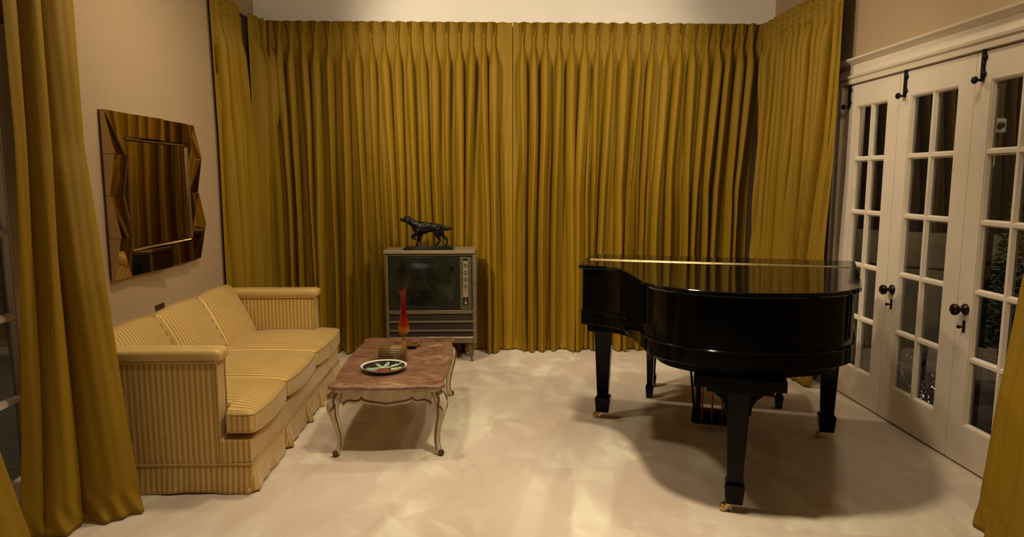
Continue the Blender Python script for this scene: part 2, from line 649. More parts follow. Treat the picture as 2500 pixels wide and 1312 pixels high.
def catmull(pts, sub=8, closed=True):
    pts = [np.array(p, float) for p in pts]
    n = len(pts)
    out = []
    rng = n if closed else n - 1
    for i in range(rng):
        p0 = pts[(i - 1) % n] if closed or i > 0 else pts[i]
        p1, p2 = pts[i], pts[(i + 1) % n]
        p3 = pts[(i + 2) % n] if closed or i + 2 < n else p2
        for k in range(sub):
            t = k / sub
            out.append(0.5 * ((2 * p1) + (-p0 + p2) * t + (2 * p0 - 5 * p1 + 4 * p2 - p3) * t * t + (-p0 + 3 * p1 - 3 * p2 + p3) * t ** 3))
    if not closed:
        out.append(pts[-1])
    return [tuple(p) for p in out]


def inset(outline, d):
    """shrink a closed outline by d (grow when negative)"""
    n = len(outline)
    area = sum(outline[i][0] * outline[(i + 1) % n][1] - outline[(i + 1) % n][0] * outline[i][1] for i in range(n))
    sg = 1 if area > 0 else -1
    out = []
    for i in range(n):
        a, p, c = outline[i - 1], outline[i], outline[(i + 1) % n]
        tx, ty = c[0] - a[0], c[1] - a[1]
        l = math.hypot(tx, ty) or 1
        out.append((p[0] - sg * ty / l * d, p[1] + sg * tx / l * d))
    return out


def smooth01(x):
    x = np.clip(x, 0, 1)
    return x * x * (3 - 2 * x)

# ------------------------------------------------------------------ the room
XL, XR, YB, YF = -1.96, 2.42, 6.04, -6.0
DOOR_H = 2.10
mb = MB().box(XL - 0.3, XR + 0.3, YF - 0.2, YB + 0.2, -0.12, 0)
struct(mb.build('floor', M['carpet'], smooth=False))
struct(MB().box(XL - 0.3, XR + 0.3, YF - 0.2, YB + 0.2, CEIL, CEIL + 0.1).build('ceiling', M['ceiling'], smooth=False))
struct(MB().box(XL - 0.2, XR + 0.2, YB, YB + 0.15, 0, CEIL).build('wall_back', M['plaster'], smooth=False))
struct(MB().box(XL - 0.2, XR + 0.2, YF - 0.15, YF, 0, CEIL).build('wall_front', M['front'], smooth=False))
# left wall with the opening of the french window and of the sash window by the corner
LW = (1.75, 3.06)
SW = (5.22, 5.84, 0.55, 2.49)
mb = MB()
T = 0.15
mb.box(XL - T, XL, YF, LW[0], 0, CEIL)
mb.box(XL - T, XL, LW[0], LW[1], DOOR_H, CEIL)
mb.box(XL - T, XL, LW[1], SW[0], 0, CEIL)
mb.box(XL - T, XL, SW[0], SW[1], 0, SW[2])
mb.box(XL - T, XL, SW[0], SW[1], SW[3], CEIL)
mb.box(XL - T, XL, SW[1], YB, 0, CEIL)
struct(mb.build('wall_left', M['wall'], smooth=False))
RD = (2.18, 4.78)
mb = MB()
mb.box(XR, XR + T, YF, RD[0], 0, CEIL)
mb.box(XR, XR + T, RD[0], RD[1], DOOR_H + 0.01, CEIL)
mb.box(XR, XR + T, RD[1], YB, 0, CEIL)
struct(mb.build('wall_right', M['wall'], smooth=False))
struct(MB().box(XL, XL + 0.016, 3.12, 5.2, 0, 0.13).build('baseboard_left', M['white_paint'], bevel=0.004))
struct(MB().box(XL, XR, YB - 0.016, YB, 0, 0.13).build('baseboard_back', M['white_paint'], bevel=0.004))
struct(MB().box(XR - 0.016, XR, 4.90, YB - 0.016, 0, 0.13).build('baseboard_right', M['white_paint'], bevel=0.004))

# casing, frieze and cornice over the french doors
def along_y(mb, prof, y0, y1):
    """sweep an (x,z) profile along y"""
    return mb.loft([[(x, y0, z) for x, z in prof], [(x, y1, z) for x, z in prof]])

mb = MB()
along_y(mb, [(XR + 0.02, 2.100), (XR - 0.018, 2.104), (XR - 0.022, 2.128), (XR - 0.014, 2.136), (XR - 0.030, 2.142), (XR - 0.034, 2.156), (XR + 0.02, 2.160)], 2.0, 4.855)
mb.box(XR - 0.010, XR + 0.02, 2.0, 4.845, 2.16, 2.232)
along_y(mb, [(XR + 0.02, 2.228), (XR - 0.014, 2.228), (XR - 0.030, 2.240), (XR - 0.052, 2.250), (XR - 0.056, 2.262), (XR + 0.02, 2.266)], 2.0, 4.875)
struct(mb.build('trim_1', M['white_paint'], angle=20))
mb = MB()
mb.box(XR - 0.018, XR + 0.02, 4.78, 4.845, 0, 2.10)
mb.box(XR - 0.026, XR + 0.02, 4.835, 4.857, 0, 2.14)
mb.box(XR - 0.022, XR + 0.02, 4.775, 4.790, 0, 2.10)
struct(mb.build('trim_2', M['white_paint'], bevel=0.004))


def leaf(n, y0, y1, X0, out, far=0.14, near=0.125):
    """one french door leaf; X0 its room face, out the way to the garden"""
    g0, g1, z0, z1 = y0 + near, y1 - far, 0.215, 1.955
    X = lambda d: X0 + out * d
    mb = MB()
    mb.box(X(0), X(0.042), y0 + 0.0015, g0, 0.012, 2.094)
    mb.box(X(0), X(0.042), g1, y1 - 0.0015, 0.012, 2.094)
    mb.box(X(0), X(0.042), g0, g1, 0.012, z0)
    mb.box(X(0), X(0.042), g0, g1, z1, 2.094)

    def bar_h(zc, y_a, y_b, lo=0.018, hi=0.018):
        pr = [(X(0.0035), zc - lo * 0.45), (X(0.0035), zc + hi * 0.45), (X(0.021), zc + hi), (X(0.036), zc + hi * 0.8), (X(0.036), zc - lo * 0.8), (X(0.021), zc - lo)]
        along_y(mb, pr, y_a, y_b)

    def bar_v(yc, lo=0.018, hi=0.018):
        pr = [(X(0.0044), yc - lo * 0.45), (X(0.0044), yc + hi * 0.45), (X(0.0215), yc + hi), (X(0.0355), yc + hi * 0.8), (X(0.0355), yc - lo * 0.8), (X(0.0215), yc - lo)]
        mb.loft([[(x, y, z0) for x, y in pr], [(x, y, z1) for x, y in pr]])
    for k in range(1, 5):
        bar_h(z0 + (z1 - z0) * k / 5, g0, g1)
    bar_v((g0 + g1) / 2)
    # glazing beads round the opening
    bar_h(z0, g0, g1, 0.001, 0.014)
    bar_h(z1, g0, g1, 0.014, 0.001)
    bar_v(g0, 0.001, 0.014)
    bar_v(g1, 0.014, 0.001)
    o = struct(mb.build('door_%d' % n, M['white_paint'], angle=25))
    MB().box(X(0.025), X(0.029), g0 + 0.002, g1 - 0.002, z0 + 0.002, z1 - 0.002).build('glass_panes', M['pane'], o, smooth=False)
    return o


def bolt(door, yc):
    b = MB()
    b.box(XR - 0.012, XR, yc - 0.010, yc + 0.010, 1.95, 2.118)
    for z in (1.985, 2.065):
        b.lathe([(0.0, 0), (0.016, 0.0), (0.016, 0.009), (0.012, 0.014), (0, 0.014)], (XR, yc - 0.006, z), 14, '-x')
    o = b.build('surface_bolt', M['iron'], door, bevel=0.002, label='black surface bolt at the top of the stile')
    MB().lathe([(0, 0), (0.007, 0), (0.006, 0.022), (0.016, 0.026), (0.019, 0.034), (0.015, 0.042), (0, 0.045)], (XR - 0.010, yc, 1.957), 18, '-x').build('bolt_knob', M['iron'], o)


def knob(door, yc):
    MB().lathe([(0, 0), (0.030, 0), (0.030, 0.004), (0.024, 0.012), (0.012, 0.018), (0.0095, 0.034), (0.013, 0.040), (0.026, 0.044), (0.0305, 0.054), (0.029, 0.064), (0.020, 0.072), (0, 0.074)], (XR, yc, 0.815), 26, '-x').build('door_knob', M['bronze_knob'], door, label='dark bronze round knob')
    t = MB()
    t.lathe([(0, 0), (0.012, 0), (0.011, 0.006), (0.006, 0.010), (0.006, 0.022), (0.010, 0.026), (0.010, 0.034), (0, 0.036)], (XR, yc, 0.725), 16, '-x')
    t.box(XR - 0.005, XR, yc - 0.009, yc + 0.009, 0.695, 0.757)
    t.build('thumb_turn', M['bronze_knob'], door, bevel=0.0015)


d1 = leaf(1, 4.13, 4.775, XR, 1, 0.158, 0.122)
d2 = leaf(2, 3.48, 4.13, XR, 1, 0.112)
d3 = leaf(3, 2.83, 3.48, XR, 1, 0.112)
d4 = leaf(4, 2.18, 2.83, XR, 1, 0.112)
bolt(d1, 4.70)
bolt(d2, 4.07)
bolt(d3, 3.425)
knob(d2, 4.065)
knob(d3, 3.415)
leaf(5, 2.41, 3.06, XL, -1, 0.17, 0.12)
leaf(6, 1.76, 2.41, XL, -1, 0.14, 0.125)
# sash window seen in the gap of the corner curtains
mb = MB()
y0, y1, z0, z1 = SW
for a in ((y0, y0 + 0.05, z0, z1), (y1 - 0.05, y1, z0, z1), (y0, y1, z0, z0 + 0.06), (y0, y1, z1 - 0.05, z1), (y0, y1, 2.09, 2.13), (y0, y1, 1.52, 1.55), ((y0 + y1) / 2 - 0.012, (y0 + y1) / 2 + 0.012, z0, z1)):
    mb.box(XL - 0.07, XL - 0.03, *a)
w2 = struct(mb.build('window_1', M['white_paint'], bevel=0.004))
MB().box(XL - 0.052, XL - 0.048, y0 + 0.03, y1 - 0.03, z0 + 0.03, z1 - 0.03).build('glass_panes', M['pane'], w2, smooth=False)

# ------------------------------------------------------------------ curtains
ZT = 2.765


def plan_sample(levels, zs, nt):
    """levels: [(z, [(x,y)...])] from top to floor -> base points, normals, top length"""
    K = len(levels[0][1])
    lz = np.array([l[0] for l in levels])[::-1]
    ctrl = np.array([l[1] for l in levels], float)[::-1]
    B = np.zeros((len(zs), nt, 2))
    L = 1
    for i, z in enumerate(zs):
        c = np.zeros((K, 2))
        for k in range(K):
            for q in range(2):
                c[k, q] = np.interp(z, lz, ctrl[:, k, q])
        p = np.array(catmull([tuple(q) for q in c], 16, False)) if K > 2 else c
        seg = np.hypot(*np.diff(p, axis=0).T)
        cs = np.concatenate([[0], np.cumsum(seg)])
        u = np.linspace(0, cs[-1], nt)
        B[i, :, 0] = np.interp(u, cs, p[:, 0])
        B[i, :, 1] = np.interp(u, cs, p[:, 1])
        if i == 0:
            L = cs[-1]
    Tn = np.gradient(B, axis=1)
    Tn /= np.linalg.norm(Tn, axis=2, keepdims=True) + 1e-9
    N = np.stack([Tn[..., 1], -Tn[..., 0]], axis=2)
    return B, Tn, N, L


def wob(x, rng, freqs):
    r = np.zeros_like(x)
    for f in freqs:
        r += np.sin(x * f + rng.uniform(0, 6.28)) / len(freqs)
    return r


def pleated(levels, pleats, seed, amp=(0.070, 0.100), wid=(0.018, 0.031), lean=0.0, leanvar=0.02, zt=ZT, nt=None, hem=0.03, spacing=0.105, gather=0.0):
    rng = np.random.default_rng(seed)
    zs = np.concatenate([np.linspace(zt, zt - 0.17, 14), np.linspace(zt - 0.20, 0.22, 46), np.linspace(0.19, 0.006, 13)])
    Lest = sum(math.dist(levels[0][1][i], levels[0][1][i + 1]) for i in range(len(levels[0][1]) - 1))
    nt = nt or int(Lest / 0.0031)
    B, Tn, N, L = plan_sample(levels, zs, nt)
    s = np.linspace(0, L, nt)[None, :]
    h = (zt - zs)[:, None]
    HD = 0.135
    d = np.zeros((len(zs), nt))
    dx = np.zeros_like(d)
    g = smooth01((h - HD + 0.01) / 0.26)
    g2 = smooth01((h - 0.45) / 1.1)
    for p in pleats:
        A = rng.uniform(*amp)
        W = rng.uniform(*wid)
        ln = lean + rng.normal(0, leanvar)
        ph = rng.uniform(0, 6.28)
        hh = np.clip(h - HD, 0, None)
        c = p + ln * hh + 0.006 * np.sin(hh * rng.uniform(1.5, 4) + ph) * g
        # three fingers of the pinch pleat
        spread = np.where(h < HD, 0.0135 + (0.0040 - 0.0135) * (h / HD) ** 1.3, 0.0040)
        top = np.zeros_like(d)
        for k in (-1, 0, 1):
            a = np.abs(s - c - k * spread) / 0.0060
            top = np.maximum(top, 0.032 * np.clip(1 - a ** 2.2, 0, 1))
        fade = 1 - smooth01((h - HD) / 0.20)
        Wz = 0.0085 + (W * (1.15 - rng.uniform(0.0, 0.5) * g2) - 0.0085) * g
        Az = 0.022 + (A - 0.022) * g * (1 + 0.25 * g2)
        sk = rng.uniform(-0.5, 0.5) * g
        x = (s - c) / Wz
        a = np.abs(x)
        ex = 2.6 + (rng.uniform(1.15, 2.8) - 2.6) * g2
        low = Az * np.clip(1 - a ** ex, 0, 1) ** (0.75 + 0.25 * g2) * (1 + 0.25 * sk * x)
        d = np.maximum(d, np.maximum(top * fade, low * smooth01((h - HD * 0.9) / 0.05)))
        # a lesser fold in the flat between two pleats, growing downwards
        cm = c + spacing * rng.uniform(0.42, 0.58) + rng.normal(0, 0.02) * hh
        Am = rng.uniform(0.0, 0.040) * g2
        a = np.abs(s - cm) / (rng.uniform(0.010, 0.022) + 0.006 * g2)
        d = np.maximum(d, Am * np.clip(1 - a ** 2, 0, 1))
        # the overhang of the fold
        dx += (0.012 * sk * np.exp(-x ** 2 * 1.2) + 0.011 * np.tanh(2.5 * x) * np.exp(-(np.abs(x) - 0.75) ** 2 / 0.10)) * g
    flat = 0.004 * np.cos(2 * pi * s / spacing) * (1 - g)
    d = d + flat
    # slow sway and fine drag lines
    d += 0.016 * g2 * np.sin(s * 24 + 2.2 * np.sin(s * 5.3 + 1) + h * 0.7) + 0.012 * g2 * wob(s * 1.0 + 0 * h, rng, (7, 13, 21)) + 0.004 * g * np.sin(s * 90 + h * rng.uniform(2, 5) + 2 * wob(h + 0 * s, rng, (2, 5)))
    if gather:
        d += gather * np.sin(s * 2 * pi / 0.021 + 1.3 * np.sin(s * 37)) * np.exp(-((h - 0.24) / 0.14) ** 2) * smooth01((h - HD) / 0.03)
    # the hem settles on the carpet
    zb = np.clip(1 - zs / 0.16, 0, 1)[:, None]
    d += hem * zb ** 2 * (0.7 + 0.5 * wob(s + 0 * h, rng, (9, 23, 41))) + 0.006 * zb * np.sin(s * 140 + zs[:, None] * 90)
    P = np.zeros((len(zs), nt, 3))
    rim = smooth01(np.minimum(s, L - s) / 0.035)
    dx = dx * rim
    d = d * (0.25 + 0.75 * rim)
    P[..., :2] = B + N * d[..., None] + Tn * dx[..., None]
    sag = 0.003 * np.cos(2 * pi * s / spacing) * np.exp(-h / 0.05)
    P[..., 2] = zs[:, None] + sag
    return P


def soft(levels, ridges, seed, zt=ZT, nt=200, hem=0.03, floor_ripple=0.010, rest=0.0):
    """broad loose folds: ridges = [(position at the top, at the floor, width top, width floor, depth top, depth floor)]"""
    rng = np.random.default_rng(seed)
    zs = np.concatenate([np.linspace(zt, 0.25, 60), np.linspace(0.22, 0.008, 14)])
    B, Tn, N, L = plan_sample(levels, zs, nt)
    t = np.linspace(0, 1, nt)[None, :]
    f = (1 - zs / zt)[:, None]
    d = np.zeros((len(zs), nt))
    for (a0, a1, w0, w1, d0, d1) in ridges:
        c = a0 + (a1 - a0) * f + 0.012 * np.sin(f * rng.uniform(4, 9) + rng.uniform(0, 6))
        w = w0 + (w1 - w0) * f
        A = d0 + (d1 - d0) * f
        x = np.abs(t - c) / w
        d = np.maximum(d, A * np.clip(1 - x ** 2.4, 0, 1) ** 0.8)
    d += 0.003 * np.sin(t * 19 + 3 * np.sin(f * 5) + 2 * f) * (0.4 + f) + 0.0012 * np.sin(t * 50 - f * 12)
    zb = np.clip(1 - zs / 0.15, 0, 1)[:, None]
    d += hem * zb ** 2 * (0.6 + 0.6 * np.sin(t * 17 + rng.uniform(0, 6))) + floor_ripple * zb * np.sin(t * 40 + zs[:, None] * 40)
    P = np.zeros((len(zs), nt, 3))
    P[..., :2] = B + N * d[..., None]
    P[..., 2] = zs[:, None] + rest * zb * (1 - zb) * 4 * np.clip(np.sin(t * 11), 0, 1) * 0.02
    return P


def hang(name, P, label, group=None):
    o = MB().grid(P).build(name, M['curtain'], origin=(float(P[-1, P.shape[1] // 2, 0]), float(P[-1, P.shape[1] // 2, 1]), 0.0), solid=0.003, angle=80)
    return tag(o, label, 'curtain', group)


GRP = 'mustard curtains around the bay'
xsB = [-1.668, -1.57, -1.474, -1.369, -1.256, -1.136, -1.025, -0.91, -0.803, -0.692, -0.596, -0.496, -0.394, -0.286, -0.182, -0.079, 0.02, 0.104]
ret = 0.330
YC = 5.955
topB = [(-1.895, 5.69), (-1.885, 5.84), (-1.83, 5.93), (-1.70, YC), (-0.8, YC), (0.186, YC)]
botB = [(-1.885, 5.69), (-1.87, 5.81), (-1.80, 5.90), (-1.68, 5.93), (-0.8, 5.93), (0.186, 5.93)]
P = pleated([(ZT, topB), (1.4, botB), (0, botB)], [0.035, 0.12, 0.205, 0.285] + [ret + (x + 1.70) for x in xsB], 5, leanvar=0.012)
hang('pleated_curtain', P, 'wide mustard pinch-pleat curtain behind the television, covering left half of the back wall', GRP)
xsC = [0.269, 0.367, 0.464, 0.576, 0.682, 0.791, 0.9, 1.015, 1.134, 1.247, 1.362, 1.479, 1.593, 1.708, 1.823, 1.923, 2.026, 2.123, 2.205]
topC = [(0.192, YC), (1.2, YC), (2.20, YC), (2.285, 5.93)]
botC = [(0.190, 5.93), (1.15, 5.92), (2.10, 5.93), (2.20, 5.92)]
P = pleated([(ZT, topC), (1.4, botC), (0, botC)], [x - 0.192 for x in xsC], 11, leanvar=0.012)
hang('pleated_curtain', P, 'wide mustard pinch-pleat curtain behind the piano, covering right half of the back wall', GRP)
topD = [(2.30, 5.93), (2.305, 5.5), (2.315, 4.66)]
midD = [(2.235, 5.84), (2.275, 5.3), (2.310, 4.66)]
botD = [(2.215, 5.80), (2.25, 5.3), (2.275, 4.72)]
P = pleated([(ZT, topD), (1.6, midD), (0, botD)], [0.04 + 0.1 * k for k in range(13)], 21, amp=(0.03, 0.065), wid=(0.016, 0.036), lean=-0.03, leanvar=0.03, gather=0.006, spacing=0.1)
hang('pleated_curtain', P, 'short mustard curtain on the right wall beside the french doors', GRP)
topA = [(-1.935, 5.04), (-1.915, 5.25), (-1.890, 5.49)]
botA = [(-1.935, 5.085), (-1.90, 5.38), (-1.895, 5.685)]
P = pleated([(ZT, topA), (1.85, botA), (0, botA)], [0.06, 0.15, 0.24, 0.33], 31, amp=(0.04, 0.07), wid=(0.022, 0.042), leanvar=0.03, gather=0.003, hem=0.0)
hang('pleated_curtain', P, 'narrow mustard curtain on the left wall between mirror and corner, gap beside it', GRP)
# the loose curtains of the two openings near the viewer
lev = [(ZT, [(-1.915, 2.855), (-1.90, 3.04), (-1.875, 3.245)]),
       (1.62, [(-1.915, 2.845), (-1.90, 3.03), (-1.860, 3.225)]),
       (1.02, [(-1.925, 2.83), (-1.86, 2.96), (-1.72, 3.10)]),
       (0.45, [(-1.935, 2.80), (-1.83, 2.91), (-1.65, 3.06)]),
       (0.0, [(-1.945, 2.755), (-1.80, 2.87), (-1.585, 3.03)])]
P = soft(lev, [(0.08, 0.10, 0.15, 0.17, 0.045, 0.04), (0.38, 0.34, 0.16, 0.17, 0.075, 0.08), (0.84, 0.80, 0.24, 0.30, 0.055, 0.07)], 3, hem=0.02)
hang('draped_curtain', P, 'tall loose mustard curtain hanging in front of the near end of the sofa', 'loose curtains near the viewer')
lev = [(ZT, [(-1.915, 1.70), (-1.90, 1.85), (-1.90, 2.02)]),
       (1.0, [(-1.90, 1.75), (-1.87, 1.98), (-1.85, 2.20)]),
       (0.6, [(-1.87, 1.82), (-1.80, 2.12), (-1.735, 2.37)]),
       (0.0, [(-1.82, 1.90), (-1.74, 2.22), (-1.66, 2.46)])]
P = soft(lev, [(0.25, 0.2, 0.2, 0.2, 0.04, 0.03), (0.75, 0.8, 0.2, 0.25, 0.04, 0.02)], 4, hem=0.0)
hang('draped_curtain', P, 'loose mustard curtain at the bottom left edge, only its flared foot showing', 'loose curtains near the viewer')
lev = [(ZT, [(2.35, 2.72), (2.35, 2.5), (2.35, 2.25)]),
       (1.55, [(2.345, 2.80), (2.34, 2.55), (2.34, 2.25)]),
       (1.05, [(2.31, 2.885), (2.27, 2.62), (2.25, 2.25)]),
       (0.5, [(2.20, 2.84), (2.13, 2.56), (2.10, 2.2)]),
       (0.0, [(2.085, 2.755), (2.02, 2.45), (2.0, 2.1)])]
P = soft(lev, [(0.06, 0.05, 0.10, 0.09, 0.04, 0.02), (0.30, 0.26, 0.12, 0.11, 0.05, 0.03), (0.55, 0.5, 0.12, 0.12, 0.05, 0.03), (0.8, 0.75, 0.12, 0.12, 0.05, 0.03)], 6, hem=0.0)
hang('draped_curtain', P, 'loose mustard curtain at the right edge in front of the last french door', 'loose curtains near the viewer')
mb = MB().tube([(-1.948, 5.30, 2.752), (-1.935, 5.34, 2.752), (-1.935, 5.85, 2.752), (-1.948, 5.90, 2.752)], 0.009, 10)
tag(mb.build('curtain_rod', M['carving'], origin=(-1.935, 5.6, 2.75)), 'thin brown curtain rod bridging the gap between two left corner curtains', 'curtain rod')

# ------------------------------------------------------------------ sofa (local frame = world offset)
SX, SY = -1.54, 4.11
sofa = thing('sofa', 'gold striped satin sofa with skirt and three seat cushions along the left wall', 'sofa', (SX, SY, 0))
Y0, Y1, XBK, XFR, XAF = 3.163 - SY, 5.065 - SY, -1.945 - SX, -1.128 - SX, -1.272 - SX


def sof(mb, name, mat, **kw):
    return mb.build(name, mat, sofa, **kw)


# base box under the cushions, T shaped: it runs past the arms in front
mb = MB().rbox(((XBK + XFR) / 2, (Y0 + Y1) / 2, 0.198), ((XFR - XBK) / 2, (Y1 - Y0) / 2, 0.066), 0.016, 0.0, n=10)
sof(mb, 'seat_base', M['stripe'])
# arms
for ya, yb in ((Y0 - 0.004, Y0 + 0.105), (Y1 - 0.105, Y1 + 0.004)):
    a = MB().rbox(((XBK + XAF) / 2, (ya + yb) / 2, 0.39), ((XAF - XBK) / 2, (yb - ya) / 2, 0.25), 0.012, 0.0, n=8)
    o = sof(a, 'arm', M['stripe'])
    r = MB().rbox(((XBK + XAF + 0.028) / 2, (ya + yb) / 2, 0.664), ((XAF + 0.028 - XBK) / 2, 0.064, 0.031), 0.026, 0.0, n=16)
    r.build('arm_roll', M['satin'], o)
    p = MB()
    for yy in (ya - 0.003, yb + 0.003):
        p.tube([(XBK + 0.02, yy, 0.636), (XAF + 0.004, yy, 0.636)], 0.005, 8)
        p.tube([(XAF + 0.002, yy + (0.006 if yy < (ya + yb) / 2 else -0.006), 0.636), (XAF + 0.002, yy + (0.006 if yy < (ya + yb) / 2 else -0.006), 0.15)], 0.0045, 8)
    p.tube([(XAF + 0.006, ya, 0.636), (XAF + 0.006, yb, 0.636)], 0.005, 8)
    p.build('arm_piping', M['piping'], o)
# back
bk = sof(MB().rbox((XBK + 0.045, (Y0 + Y1) / 2, 0.39), (0.045, (Y1 - Y0) / 2 - 0.02, 0.26), 0.015, n=8), 'back_frame', M['stripe'])
MB().rbox((XBK + 0.05, (Y0 + Y1) / 2, 0.665), (0.055, (Y1 - Y0) / 2, 0.035), 0.032, n=14).build('back_roll', M['satin'], bk)


def rect_path(x0, x1, y0, y1, z, r=0.03, k=5, warp=None):
    pts = []
    for cx, cy, a0 in ((x1 - r, y1 - r, 0), (x0 + r, y1 - r, pi / 2), (x0 + r, y0 + r, pi), (x1 - r, y0 + r, 3 * pi / 2)):
        for i in range(k + 1):
            a = a0 + pi / 2 * i / k
            pts.append((cx + r * cos(a), cy + r * sin(a), z))
    dense = []
    for i in range(len(pts)):
        a, b2 = Vector(pts[i]), Vector(pts[(i + 1) % len(pts)])
        n = max(1, int((b2 - a).length / 0.03))
        for j in range(n):
            dense.append(tuple(a.lerp(b2, j / n)))
    if warp:
        dense = [tuple(warp(list(p))) for p in dense]
    return dense


# seat cushions: the end ones have ears in front of the arms
cush = ((3.168, 3.705, 'near'), (3.715, 4.345, None), (4.355, 5.055, 'far'))
for ya, yb, end in cush:
    ya, yb = ya - SY, yb - SY
    x0, x1 = -1.77 - SX, -1.113 - SX
    cx, cy, cz = (x0 + x1) / 2, (ya + yb) / 2, 0.338
    hx, hy, hz = (x1 - x0) / 2, (yb - ya) / 2, 0.050

    def warp(q, cx=cx, cy=cy, hy=hy, hx=hx, end=end):
        x, y, z = q
        ear = smooth01((x + cx - (XAF + 0.004)) / 0.02)
        cut = 0.112 * (1 - float(ear))
        if end == 'near':
            y = hy - (hy - y) * (2 * hy - cut) / (2 * hy)
        elif end == 'far':
            y = -hy + (y + hy) * (2 * hy - cut) / (2 * hy)
        bow = 0.018 * (1 - (y / hy) ** 2) * smooth01((x / hx + 1) / 2)
        drop = 0.012 * (1 - (y / hy) ** 2) * smooth01((x / hx) * 2 - 1)
        return [x + float(bow), y, z - float(drop) * (1 if z < 0 else 0.3)]
    c = MB().rbox((cx, cy, cz), (hx, hy, hz), 0.022, 0.055, 0.016, n=26, warp=warp)
    o = sof(c, 'seat_cushion', M['stripe'])
    pp = MB()
    for zz in (0.042, -0.042):
        path = rect_path(-hx + 0.003, hx - 0.003, -hy + 0.003, hy - 0.003, zz, 0.022, 4, warp)
        pp.tube([(p[0] + cx, p[1] + cy, p[2] + cz) for p in path], 0.0045, 6, True)
    pp.build('cushion_piping', M['piping'], o)
# back cushions leaning on the back
for ya, yb, bulge in ((3.27, 3.825, 0.035), (3.83, 4.395, 0.04), (4.40, 4.955, 0.045)):
    ya, yb = ya - SY, yb - SY
    hy = (yb - ya) / 2
    rot = Matrix.Rotation(radians(-90 + 26.0), 4, 'Y')
    # local: z = face normal, x = down the cushion
    tr = Matrix.Translation((-1.822 - SX, (ya + yb) / 2, 0.535)) @ Matrix.Rotation(radians(90 - 27), 4, 'Y')

    def bw(q, hy=hy):
        x, y, z = q
        # puffed top edge
        k = 0.014 * (1 - (y / hy) ** 2) * (1 if x < 0 else 0.3)
        return [x - k if x < 0 else x, y, z]
    c = MB().rbox((0, 0, 0), (0.195, hy, 0.062), 0.03, bulge, 0.01, n=20, warp=bw)
    c.xf(tr)
    o = sof(c, 'back_cushion', M['stripe'])
    pp = MB()
    for zz in (0.050, -0.050):
        pp.tube([tuple(tr @ Vector(p)) for p in rect_path(-0.193, 0.193, -hy + 0.002, hy - 0.002, zz, 0.032, 4, bw)], 0.0045, 6, True)
    pp.build('cushion_piping', M['piping'], o)


# skirt with inverted pleats
def skirt_line():
    pts = [(XBK + 0.05, Y0)]
    pts += [(XFR, Y0), (XFR, Y1), (XBK + 0.05, Y1)]
    return pts


path = []
pl = skirt_line()
for i in range(len(pl) - 1):
    a, b2 = Vector((*pl[i], 0)), Vector((*pl[i + 1], 0))
    n = int((b2 - a).length / 0.008)
    for j in range(n):
        path.append((a.lerp(b2, j / n), (b2 - a).normalized()))
rows = []
zsk = np.linspace(0.142, 0.006, 12)
for z in zsk:
    f = (0.142 - z) / 0.136
    row = []
    for k, (p, t) in enumerate(path):
        nrm = Vector((t.y, -t.x, 0))
        along = p.y if abs(t.y) > 0.5 else p.x
        w = 0.010 * f + 0.004 * f * sin(along * 21 + 1) + 0.003 * f * sin(along * 47)
        if abs(t.y) > 0.5:
            for pc in (3.69 - SY, 4.10 - SY, 4.40 - SY):
                u = (p.y - pc) / 0.022
                w += f * 0.022 * math.exp(-((u - 1.6) / 1.1) ** 2) - 0.022 * math.exp(-(u * 1.9) ** 2) * f
        dcorner = min((Vector((XFR, Y0, 0)) - p).length, (Vector((XFR, Y1, 0)) - p).length)
        w += 0.012 * f * math.exp(-(dcorner / 0.05) ** 2) * (1 if dcorner > 0.012 else -0.3)
        q = p + nrm * (w + 0.002)
        row.append((q.x, q.y, z + 0.004 * f * sin(along * 13)))
    rows.append(row)
o = sof(MB().grid(rows), 'skirt', M['stripe'], solid=0.003, angle=60)
MB().tube([(XBK + 0.05, Y0 - 0.002, 0.142), (XFR + 0.001, Y0 - 0.002, 0.142), (XFR + 0.002, Y0, 0.142), (XFR + 0.002, Y1, 0.142), (XBK + 0.05, Y1 + 0.002, 0.142)], 0.0062, 8).build('skirt_piping', M['piping'], o)

# ------------------------------------------------------------------ coffee table
TX, TY, TZ = -0.553, 4.112, 0.40
table = thing('coffee_table', 'low cream coffee table with rose marble top and cabriole legs before the sofa', 'table', (TX, TY, 0))
q = [(0.0, -0.582), (0.10, -0.578), (0.185, -0.567), (0.235, -0.572), (0.285, -0.562), (0.308, -0.535), (0.306, -0.505), (0.288, -0.482), (0.292, -0.445), (0.304, -0.33), (0.314, -0.15), (0.317, 0.0)]
half = q + [(x, -y) for x, y in q[-2::-1]]
full = half + [(-x, y) for x, y in half[-2:0:-1]]
OUT = catmull(full, 5)
rings = []
for d, z in ((0.010, TZ - 0.024), (0.002, TZ - 0.021), (0.0, TZ - 0.012), (0.003, TZ - 0.004), (0.009, TZ)):
    rings.append([(x, y, z) for x, y in inset(OUT, d)])
MB().loft(rings).build('marble_top', M['marble'], table, angle=50)
MB().prism(inset(OUT, 0.028), TZ - 0.040, TZ - 0.0235).build('top_rail', M['cream_wood'], table, bevel=0.003)


